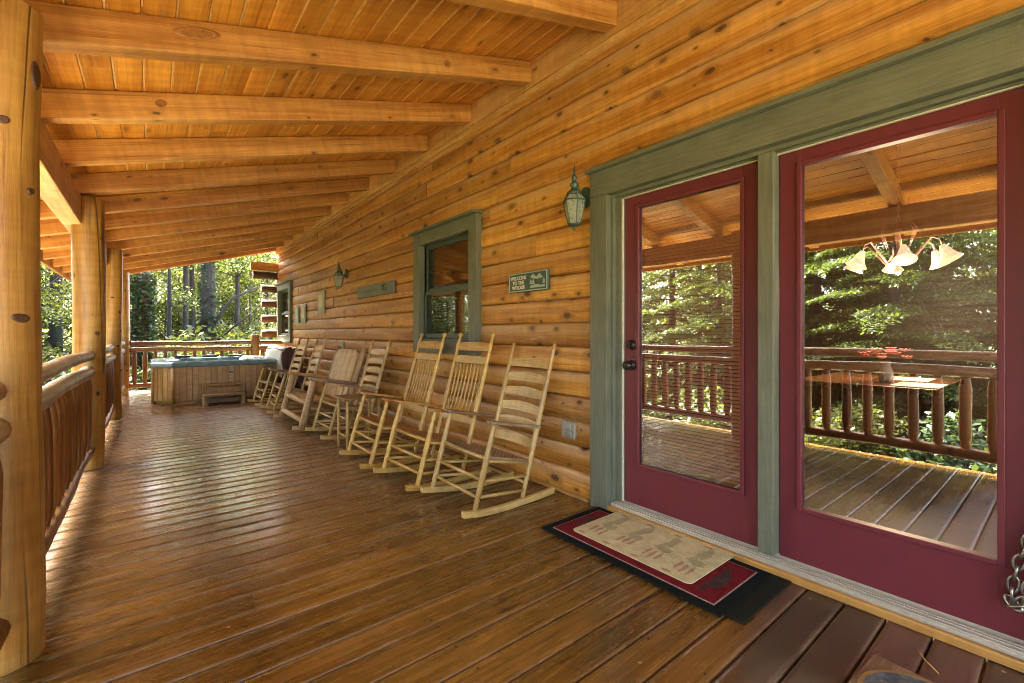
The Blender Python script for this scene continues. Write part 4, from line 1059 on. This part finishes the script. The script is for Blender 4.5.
# ------------------------------------------------------------------ inside: chandelier, table, flowers
cx, cy, cz = 5.2, .985, 1.87
chd = thing('chandelier', 'lit chandelier with bell glass shades seen through the right door', 'chandelier', (cx, cy, cz)); chd.scale = (.86, .86, .95)
m = MB(); m.lathe((0, 0, 0), [(0, -.16), (.02, -.15), (.035, -.12), (.02, -.08), (.05, -.03), (.055, .0), (.02, .05), (.014, .2), (.03, .24), (.012, .28), (.008, .36)], 14); m.build('stem', 'copper', chd)
ch_ = MB()
for k in range(18):
    z = .37 + k * .048; ch_.ring((0, 0, z), (0, 0, .032), ((.012, 0, 0) if k % 2 else (0, .012, 0)), .0035, 5, 10)
ch_.build('chain', 'copper', chd)
for k in range(6):
    a = 2 * math.pi * k / 6 + .3; d = Vector((math.cos(a), math.sin(a), 0)); z = Vector((0, 0, 1))
    p = [d * .02 + z * .0, d * .10 - z * .05, d * .19 + z * .06, d * .27 + z * .16, d * .34 + z * .13, d * .365 + z * .05]
    MB().tube(p, .013, 8).build('arm', 'copper', chd)
    MB().lathe(d * .355 + z * .06, [(.022, .01), (.034, -.02), (.048, -.06), (.064, -.10), (.090, -.135), (.097, -.14)], 16, (z - d * .5).normalized()).build('lamp_shade', 'shade', chd)
    MB().tube([d * .10 + z * .1, d * .16 + z * .26, d * .12 + z * .32], [.004, .022, .002], 6, squash=.3).build('leaf_ornament', 'copper', chd)
dt = thing('dining_table', 'dark dining table with white placemats seen through the right door', 'table', (5.3, 1.15, 0))
MB().box((0, 0, .75), (1.3, 1.0, .045), grain=0).build('tabletop', 'table', dt, .006)
for sx in (-.56, .56):
    for sy in (-.42, .42): MB().lathe((sx, sy, 0), [(.025, 0), (.03, .05), (.022, .1), (.035, .3), (.04, .55), (.028, .6), (.045, .64), (.045, .73)], 12).build('leg', 'table', dt)
for (x, y_) in ((4.92, .80), (5.5, .95)): tag(MB().box((x, y_, .7765), (.42, .30, .006)).build('placemat', 'paper', None, .002), 'white placemat on the table edge nearer the glass' if x < 5.2 else 'white placemat on the far side of the table', 'placemat', 'placemats')
vs = thing('flower_vase', 'pink flowers in a pale vase on the dining table', 'vase', (5.0, 1.03, .773))
MB().lathe((0, 0, 0), [(.04, 0), (.055, .04), (.05, .10), (.03, .15), (.04, .18)], 16).build('vase', 'vase', vs)
fm = MB(); rr = random.Random(3)
for k in range(16):
    c = Vector((rr.uniform(-.15, .15), rr.uniform(-.15, .15), .23 + rr.uniform(-.03, .06)))
    for q in range(7):
        a = q * .9; d = Vector((math.cos(a), math.sin(a), .5)); fm.tube([c, c + d * .02, c + d * .04], [.004, .018, .006], 6, squash=.5)
fm.build('flowers', 'flower', vs)

pl_ = bpy.data.lights.new('chandelier_light', 'POINT'); pl_.energy = 8.; pl_.color = (1., .72, .45); pl_.shadow_soft_size = .25
po_ = bpy.data.objects.new('chandelier_light', pl_); C.objects.link(po_); po_.location = (cx, cy, cz - .25)
# ------------------------------------------------------------------ outdoors
GZ = -1.0
def ground():
    rows, uvs = [], []; xs = list(np.linspace(-70, 80, 76)); ys = list(np.linspace(-60, 130, 96))
    def h(x, y_):
        z = GZ + .18 * math.sin(x * .31 + 1) * math.sin(y_ * .27) + .25 * math.sin(x * .11) + .2 * math.cos(y_ * .09)
        d = max(0, max(-x - 4, y_ - 15, 0)); z += .02 * d
        if -2 < x < 9 and -6 < y_ < 14: z = min(z, GZ + .1)
        return z
    for x in xs:
        rows.append([(x, y_, h(x, y_)) for y_ in ys]); uvs.append([(x, y_) for y_ in ys])
    m = MB(); m.sheet([r_[::-1] for r_ in rows], [u_[::-1] for u_ in uvs], .5); tag(m.build('ground', 'ground'), kind='structure'); return h
gh = ground()

def leaf_mesh(name, centers, normals_up, size, aspect, mat, seed, flat=.4):
    """leaf quads from numpy arrays"""
    r = np.random.default_rng(seed); n = len(centers)
    d = r.normal(size=(n, 3)); d[:, 2] *= .6; d /= np.linalg.norm(d, axis=1)[:, None]
    nn = r.normal(size=(n, 3)) * flat + np.array([0, 0, 1.]); w_ = np.cross(d, nn); w_ /= np.linalg.norm(w_, axis=1)[:, None] + 1e-9
    s = size * r.uniform(.6, 1.3, (n, 1)); L = d * s; W = w_ * s * aspect
    V = np.stack([centers - L * .5, centers + W * .5 + L * .05, centers + L * .5, centers - W * .5 + L * .05], 1).reshape(-1, 3)
    me = bpy.data.meshes.new(name); me.vertices.add(4 * n); me.vertices.foreach_set('co', V.ravel())
    me.loops.add(4 * n); me.loops.foreach_set('vertex_index', np.arange(4 * n, dtype=np.int32))
    me.polygons.add(n); me.polygons.foreach_set('loop_start', np.arange(0, 4 * n, 4, dtype=np.int32)); me.polygons.foreach_set('loop_total', np.full(n, 4, np.int32))
    me.update(); at = me.attributes.new('pid', 'FLOAT', 'FACE'); at.data.foreach_set('value', r.random(n) * .55)
    me.materials.append(M[mat]); me.validate(); return me
def clump_points(r, c, rad, n):
    p = r.normal(size=(n, 3)); p /= np.linalg.norm(p, axis=1)[:, None]; return np.array(c) + p * rad * r.uniform(.25, 1., (n, 1)) ** .6 * np.array([1, 1, .7])
def trunk_mb(h, r, seed, limbs=7, z0=.35, lr=2.4):
    rr = random.Random(seed); m = MB(); n = 12; pts = []; x = y_ = 0
    for i in range(n):
        t = i / (n - 1); x += rr.uniform(-.05, .05) * h * .03; y_ += rr.uniform(-.05, .05) * h * .03; pts.append(Vector((x, y_, t * h)))
    m.tube(pts, [r * (1.35 if i == 0 else 1.) * (1 - .8 * i / (n - 1)) + .01 for i in range(n)], 10)
    tips = []
    for k in range(limbs):
        t = z0 + (1 - z0) * (k + .5) / limbs; b = pts[min(n - 1, int(t * (n - 1)))]; a = rr.uniform(0, 6.28); L = lr * (1.15 - t) * rr.uniform(.8, 1.2) + .4
        d = Vector((math.cos(a), math.sin(a), rr.uniform(.25, .7))); p = [b, b + d * L * .5 + Vector((0, 0, .1)), b + d * L + Vector((0, 0, .35 * L))]
        m.tube(p, [r * .3 * (1.1 - t) + .012, r * .2 * (1.1 - t) + .01, .006], 6); tips += [p[1], p[2]]
    return m, tips
def broad_tree_proto(h, r, seed, mat, crown0, crad, nclump, per, size=.16):
    m, tips = trunk_mb(h, r, seed, 9, crown0, crad)
    g = np.random.default_rng(seed); P = []
    for k in range(nclump):
        if k < len(tips) and k % 2 == 0: c = np.array(tips[k])
        else:
            a = g.uniform(0, 6.28); t = g.uniform(crown0, 1.03); rad = crad * g.uniform(.25, 1.) * (1.15 - .8 * abs(t - crown0 - .25))
            c = np.array([math.cos(a) * rad, math.sin(a) * rad, t * h])
        P.append(clump_points(g, c, g.uniform(.45, .95) * crad * .38, per))
    return m.mesh('trunk', 'bark' if mat != 'leaf_yellow' else 'bark_red'), leaf_mesh('crown', np.concatenate(P), None, size, .6, mat, seed)
PRO = [broad_tree_proto(12, .20, 1, 'leaf', .22, 3.0, 46, 130), broad_tree_proto(11, .15, 2, 'leaf_yellow', .18, 2.8, 46, 130),
       broad_tree_proto(14, .24, 3, 'leaf_dark', .25, 3.2, 46, 130), broad_tree_proto(8, .09, 4, 'leaf_yellow', .12, 2.2, 40, 120, .13), broad_tree_proto(13, .16, 5, 'leaf', .45, 2.5, 34, 120),
       broad_tree_proto(5.5, .045, 6, 'leaf_yellow', .06, 1.9, 60, 110, .12), broad_tree_proto(6, .05, 7, 'leaf', .05, 2.0, 60, 110, .13)]
TLAB = ['broadleaf tree with mid green foliage standing in the woods around the porch', 'tree with glowing yellow-green leaves standing in the woods around the porch',
        'tall dark green leafy tree standing in the woods around the porch', 'slim young tree with yellow-green leaves in the woods around the porch', 'tall straight tree with bare lower trunk in the woods around the porch',
        'sapling with yellow leaves down to the ground in the woods around the porch', 'green sapling leafy down to the ground in the woods around the porch']
def place_tree(k, x, y_, s, rz, label=None):
    t = thing('forest_tree', label or TLAB[k], 'tree', (x, y_, gh(x, y_) - .1), rz, TLAB[k].split(' standing')[0].split(' in the')[0] + ' group'); t.scale = (s, s, s * rnd.uniform(.92, 1.1))
    for nm, me in zip(('trunk', 'crown'), PRO[k]):
        o = bpy.data.objects.new(nm, me); C.objects.link(o); o.parent = t
    return t
# hemlock with drooping sprays
def hemlock_proto(seed, h=8., r=.11, z0=.04, nb=60, lmax=2.7):
    rr = random.Random(seed); g = np.random.default_rng(seed); m = MB(); m.tube([(0, 0, 0), (.03, .02, h * .5), (0, 0, h)], [r, r * .6, .01], 9); P = []
    for k in range(nb):
        t = z0 + (1 - z0) * k / nb; z = t * h; a = k * 2.4 + rr.uniform(-.3, .3); L = lmax * (1.02 - t) ** .7 * rr.uniform(.75, 1.1)
        d = Vector((math.cos(a), math.sin(a), 0)); side = Vector((-d.y, d.x, 0)); prev = Vector((0, 0, z)); bp = [prev]
        for i in range(1, 6): q = i / 5; bp.append(Vector((0, 0, z)) + d * L * q + Vector((0, 0, L * (.10 * q - .34 * q * q))))
        m.tube(bp, [.022, .017, .013, .009, .006, .003], 5)
        nt = int(L / .085)
        for i in range(2, nt):
            q = i / nt; f = q * 5; j = min(4, int(f)); b = bp[j].lerp(bp[j + 1], f - j)
            for sg_ in (-1, 1):
                tl = .62 * (1.05 - q) * min(1., L / 1.6) * rr.uniform(.7, 1.2) + .10; td = (d * .75 + side * sg_ * .85 + Vector((0, 0, -.18))).normalized(); nn = max(3, int(tl / .045))
                w_ = np.linspace(0, 1, nn)[:, None]; base = np.array(b) + np.array(td) * tl * w_; base[:, 2] -= (w_[:, 0] ** 2) * .12 * tl
                P.append(base + g.normal(size=(nn, 3)) * .018); P.append(base + g.normal(size=(nn, 3)) * np.array([.035, .035, .008])); P.append(base + g.normal(size=(nn, 3)) * np.array([.04, .04, .012]))
    return m.mesh('trunk', 'bark'), leaf_mesh('crown', np.concatenate(P), None, .10, .42, 'needle', seed, .15)
HEM = [hemlock_proto(21), hemlock_proto(22, 6.5, .09, .03, 52, 2.3)]
def place_hem(k, x, y_, s, rz, label, grp='hemlocks beside the porch'):
    t = thing('hemlock_tree', label, 'hemlock', (x, y_, gh(x, y_) - .1), rz, grp); t.scale = (s,) * 3
    for nm, me in zip(('trunk', 'crown'), HEM[k]):
        o = bpy.data.objects.new(nm, me); C.objects.link(o); o.parent = t
# opposite the doors (seen mirrored in the glass)
HL = 'feathery green hemlock standing outside the railing opposite the glass doors'
for i, (k, x, y_, s) in enumerate([(0, -4.9, 1.9, .9), (1, -4.2, 4.6, .9), (0, -6.6, 3.6, 1.1), (1, -6.2, .4, 1.1), (0, -6.0, 6.8, 1.05), (0, -8.6, 2.0, 1.2), (1, -8.0, 10.2, 1.2), (0, -8.8, 5.3, 1.25), (1, -10.6, 8.6, 1.4), (0, -11.5, 3.8, 1.4)]):
    place_hem(k, x, y_, s, i * 1.3, HL)
# far end, in the opening behind the tub
big = thing('forest_tree', 'thick dark trunk with a curved limb, centre of the opening behind the hot tub', 'tree', (1.42, 17., gh(1.42, 17.) - .1))
m, tips = trunk_mb(14, .25, 77, 6, .55, 3.)
m.tube([(0.05, -.05, 2.6), (.3, -.2, 3.0), (.6, -.3, 3.5), (1.3, -.4, 3.9)], [.07, .055, .045, .03], 8); m.tube([(.05, -.1, 1.9), (.5, -.6, 2.5), (1.1, -1., 3.1), (1.6, -1.2, 3.7)], [.035, .03, .022, .015], 7)
m.build('trunk', 'bark', big); g = np.random.default_rng(5)
iv = np.concatenate([np.column_stack([.25 * np.cos(a := g.uniform(0, 6.28, 1300)) * 1.1, .25 * np.sin(a) * 1.1, 5. * g.uniform(.04, 1., 1300) ** 1.3])] + [clump_points(g, np.array(tp), .9, 110) for tp in tips])
o = bpy.data.objects.new('crown', leaf_mesh('crown', iv, None, .13, .7, 'leaf_dark', 9)); C.objects.link(o); o.parent = big
ivy = thing('ivy_trunk', 'broad ivy-covered trunk with reddish bark above, left in the far opening', 'tree', (-.19, 14.9, gh(-.19, 14.9) - .1))
MB().tube([(0, 0, 0), (0, .02, 2.2), (.03, .0, 3.2), (-.05, 0, 4.2), (-.3, 0, 9.)], [.26, .22, .20, .19, .12], 12).build('trunk', 'bark_red', ivy)
a = g.uniform(0, 6.28, 5200); z = 3.9 * g.uniform(0, 1, 5200) ** 1.15; rr_ = .22 + g.uniform(0, .13, 5200) * (.5 + .5 * np.sin(z * 3.1 + a * 2) ** 2)
o = bpy.data.objects.new('ivy', leaf_mesh('ivy', np.column_stack([rr_ * np.cos(a), rr_ * np.sin(a), z]), None, .10, .8, 'leaf_dark', 12)); C.objects.link(o); o.parent = ivy
for i, (k, x, y_, s) in enumerate([(4, .96, 20, .75), (4, .5, 18.5, .55), (4, 1.28, 22, .8), (4, 2.75, 21.5, .8), (4, 4.4, 33, 1.2), (4, -2.3, 20, 1.1), (4, 3.5, 27, .9), (3, .9, 27, .9), (1, 2.9, 36, 1.), (1, -.4, 33, .9), (0, 1.2, 42, 1.1), (3, 4.6, 26, .9),
        (1, 5.6, 36, 1.), (2, -3.3, 28, 1.), (3, -2.9, 17, .8), (1, -4.5, 36, 1.), (2, 7., 44, 1.1), (1, 3., 50, 1.2), (0, -1.6, 46, 1.1), (0, 7.5, 30, 1.), 
        (5, 3.4, 22.5, 1.), (6, 4.3, 24, 1.1), (5, .5, 25, 1.), (5, 2.2, 25, 1.1), (5, 3.2, 30, 1.2), (5, 4.9, 31, 1.2), (6, -.9, 24.5, 1.), (5, -2.2, 23, 1.1), (6, -3.4, 20, 1.), (5, 1.6, 36, 1.3), (6, 5.6, 40, 1.4), (5, -3.6, 30, 1.2), (6, 0., 40, 1.4), (5, 3.9, 46, 1.4), 
        (6, -13, 6.5, 1.2), (5, -14, 10, 1.2), (6, -12.5, 1.2, 1.2), (5, -15.5, 4.6, 1.3), (6, -17, 8.6, 1.4), (5, -18, 2, 1.4), (6, -21, 13, 1.5), (5, -20, 6.5, 1.5), (6, -10, 15.5, 1.2), (5, -9.4, 12.4, 1.), (6, -6, 16, 1.), (5, -5, 13, .9),
        (5, .9, 23, .95), (6, 2.0, 24, 1.), (6, .1, 26.5, 1.1), (5, 1.5, 27.5, 1.1), (6, 3.3, 26, 1.1), (5, 2.5, 33, 1.3), (6, .6, 33, 1.3), (6, 4.3, 36, 1.4), (5, 1., 45, 1.6), (6, 2.6, 42, 1.6), (6, 5.4, 50, 1.7),
        (6, -4.2, 15.5, 1.), (5, -5.4, 18, 1.1), (6, -6.8, 20, 1.2), (6, -8, 24, 1.4), (5, -3.6, 16.6, .9), (6, -5.5, 22, 1.2), (6, -10, 27, 1.5), (6, -3.2, 25, 1.2), (6, -2.9, 22, 1.),
        (1, -3, -8.5, .9), (5, 1.5, -7.5, 1.), (1, 4.5, -9.5, 1.), (5, -6, -6.5, 1.), (6, 3.6, -7., 1.),  # unseen trees behind the camera, added to bounce warm light into the porch
        (0, -12, 9, 1.), (1, -13, 3.6, 1.), (2, -15, 6.5, 1.1), (1, -16, 12, 1.1), (0, -17, 1, 1.1), (2, -20, 9, 1.2), (3, -11, 12.5, 1.), (1, -22, 4, 1.2), (0, -24, 14, 1.3), (2, -19, 18, 1.2), (1, -12, 20, 1.1), (0, -8, 24, 1.), (2, -10, 32, 1.2),
        (0, 10, 40, 1.2), (1, -8, 44, 1.2), (0, 6, 58, 1.4), (2, -4, 60, 1.4), (1, 1, 66, 1.5)]):
    place_tree(k, x, y_, s, i * 1.9)
# shrubs
def shrub_proto(seed, mat, size):
    g = np.random.default_rng(seed); P = [clump_points(g, (g.normal() * .55, g.normal() * .55, g.uniform(.3, 1.25)), g.uniform(.25, .5), 130) for _ in range(16)]
    m = MB()
    for k in range(7): a = g.uniform(0, 6.28); m.tube([(0, 0, 0), (math.cos(a) * .3, math.sin(a) * .3, .6), (math.cos(a) * .7, math.sin(a) * .7, 1.2)], [.015, .010, .004], 5)
    return m.mesh('stems', 'bark'), leaf_mesh('foliage', np.concatenate(P), None, size, .55, mat, seed)
SH = [shrub_proto(31, 'leaf', .12), shrub_proto(32, 'leaf_dark', .13), shrub_proto(33, 'leaf_yellow', .11)]
SL = ['mid green leafy shrub growing among the trees beyond the deck', 'dark green shrub growing among the trees beyond the deck', 'bright yellow-green shrub growing among the trees beyond the deck']
SHP = [(0, .4, 14.0, 1.1), (1, 1.0, 14.6, 1.25), (0, 2.0, 14.3, 1.35), (2, 2.9, 15.2, 1.5), (1, -.9, 15.4, 1.2), (2, .55, 16.2, 1.5), (0, 1.7, 15.6, 1.5), (2, 2.4, 17.5, 1.9), (0, 3.8, 16.8, 1.4), (2, -1.7, 18., 1.3), (0, -2.4, 14.2, 1.2), (1, 3.9, 20, 1.6), (2, .8, 20.2, 1.5), (0, -.6, 21.5, 1.5),
       (2, 3.0, 24, 1.6), (1, .4, 26, 1.8), (2, 5., 23, 1.6), (0, 2.2, 28, 1.9), (0, -2.6, 8.8, .8), (2, -3.2, 7., .9), (0, -2.6, 3.9, .8), (2, -3.0, 2., .8), (1, -2.8, .6, .8), (0, -5.2, 3.4, 1.), (2, -5.6, 6.6, 1.1), (0, -7.6, 2.9, 1.2), (2, -8., 5.6, 1.3), (1, -10.5, 4.8, 1.5), (2, -11, 7., 1.5), (0, -4.6, 8.6, 1.1), (0, -2.7, 11.4, .9)]
for i, (k, x, y_, s) in enumerate(SHP):
    t = thing('shrub', SL[k], 'shrub', (x, y_, gh(x, y_) - .05), i * 1.1, SL[k].split(' growing')[0] + ' group'); t.scale = (s,) * 3
    for nm, me in zip(('stems', 'foliage'), SH[k]):
        o = bpy.data.objects.new(nm, me); C.objects.link(o); o.parent = t
g = np.random.default_rng(18)
fw = [clump_points(g, (g.uniform(-45, 60), g.uniform(62, 80), g.uniform(0, 13)), g.uniform(1.6, 3.2), 90) for _ in range(330)] + [clump_points(g, (g.uniform(-48, -30), g.uniform(-25, 65), g.uniform(0, 9)), g.uniform(1.5, 2.8), 90) for _ in range(260)]
o = bpy.data.objects.new('distant_wood', leaf_mesh('distant_wood', np.concatenate(fw), None, .55, .6, 'leaf', 19)); C.objects.link(o); tag(o, 'far-off green wood closing the view behind the nearer trees', 'wood', kind='stuff')
g = np.random.default_rng(8); n = 26000
xy = np.column_stack([g.uniform(-13, -1., n), g.uniform(-3, 15, n)]); xy2 = np.column_stack([g.uniform(-4, 6, 12000), g.uniform(12.6, 26, 12000)]); xy = np.concatenate([xy, xy2])
P = np.column_stack([xy, [gh(a_, b_) + .02 for a_, b_ in xy] + np.abs(g.normal(size=len(xy))) * .07])
o = bpy.data.objects.new('ground_cover', leaf_mesh('ground_cover', P, None, .11, .6, 'leaf', 15, .5)); C.objects.link(o); tag(o, 'low green plants covering the ground around the porch', 'ground cover', kind='stuff')

# ------------------------------------------------------------------ light, sky, camera
SD = Vector((-.32, .72, 1.05)).normalized()      # towards the sun
elev = math.asin(SD.z); az = math.atan2(SD.x, SD.y)
W = bpy.data.worlds.new('World'); sc.world = W; W.use_nodes = True; nt = W.node_tree
bg = nt.nodes['Background']; sky = nt.nodes.new('ShaderNodeTexSky'); sky.sky_type = 'NISHITA'; sky.sun_disc = False
sky.sun_elevation = elev; sky.sun_rotation = az; sky.air_density = .7; sky.dust_density = 5.; sky.ozone_density = .3
nt.links.new(sky.outputs[0], bg.inputs[0]); bg.inputs[1].default_value = .15
ld = bpy.data.lights.new('sun', 'SUN'); ld.energy = 4.; ld.angle = R(.55); ld.color = (1., .93, .80)
lo = bpy.data.objects.new('sun', ld); C.objects.link(lo); lo.rotation_euler = SD.to_track_quat('Z', 'Y').to_euler()
cd = bpy.data.cameras.new('camera'); co = bpy.data.objects.new('camera', cd); C.objects.link(co)
co.location = (0, 0, 1.2); co.rotation_euler = (R(90), 0, R(-38.7)); cd.sensor_width = 36; cd.lens = 451 / 1024 * 36; cd.shift_y = -8 / 1024
cd.clip_start = .05; cd.clip_end = 600; sc.camera = co
vs_ = sc.view_settings; vs_.view_transform = 'Standard'; vs_.look = 'None'; vs_.exposure = 4.75; vs_.gamma = 1.
cy_ = sc.cycles; cy_.use_denoising = True; cy_.pixel_filter_type = 'BLACKMAN_HARRIS'; cy_.filter_width = 1.0; cy_.max_bounces = 8; cy_.diffuse_bounces = 5; cy_.glossy_bounces = 4; cy_.transparent_max_bounces = 12; cy_.caustics_reflective = False; cy_.caustics_refractive = False; cy_.sample_clamp_indirect = 8.
cy_.use_adaptive_sampling = True; cy_.adaptive_threshold = .008; cy_.denoising_prefilter = 'NONE'; cy_.use_guiding = True; cy_.use_surface_guiding = True; cy_.use_volume_guiding = False; cy_.guiding_training_samples = 64; cy_.denoising_input_passes = 'RGB_ALBEDO_NORMAL'
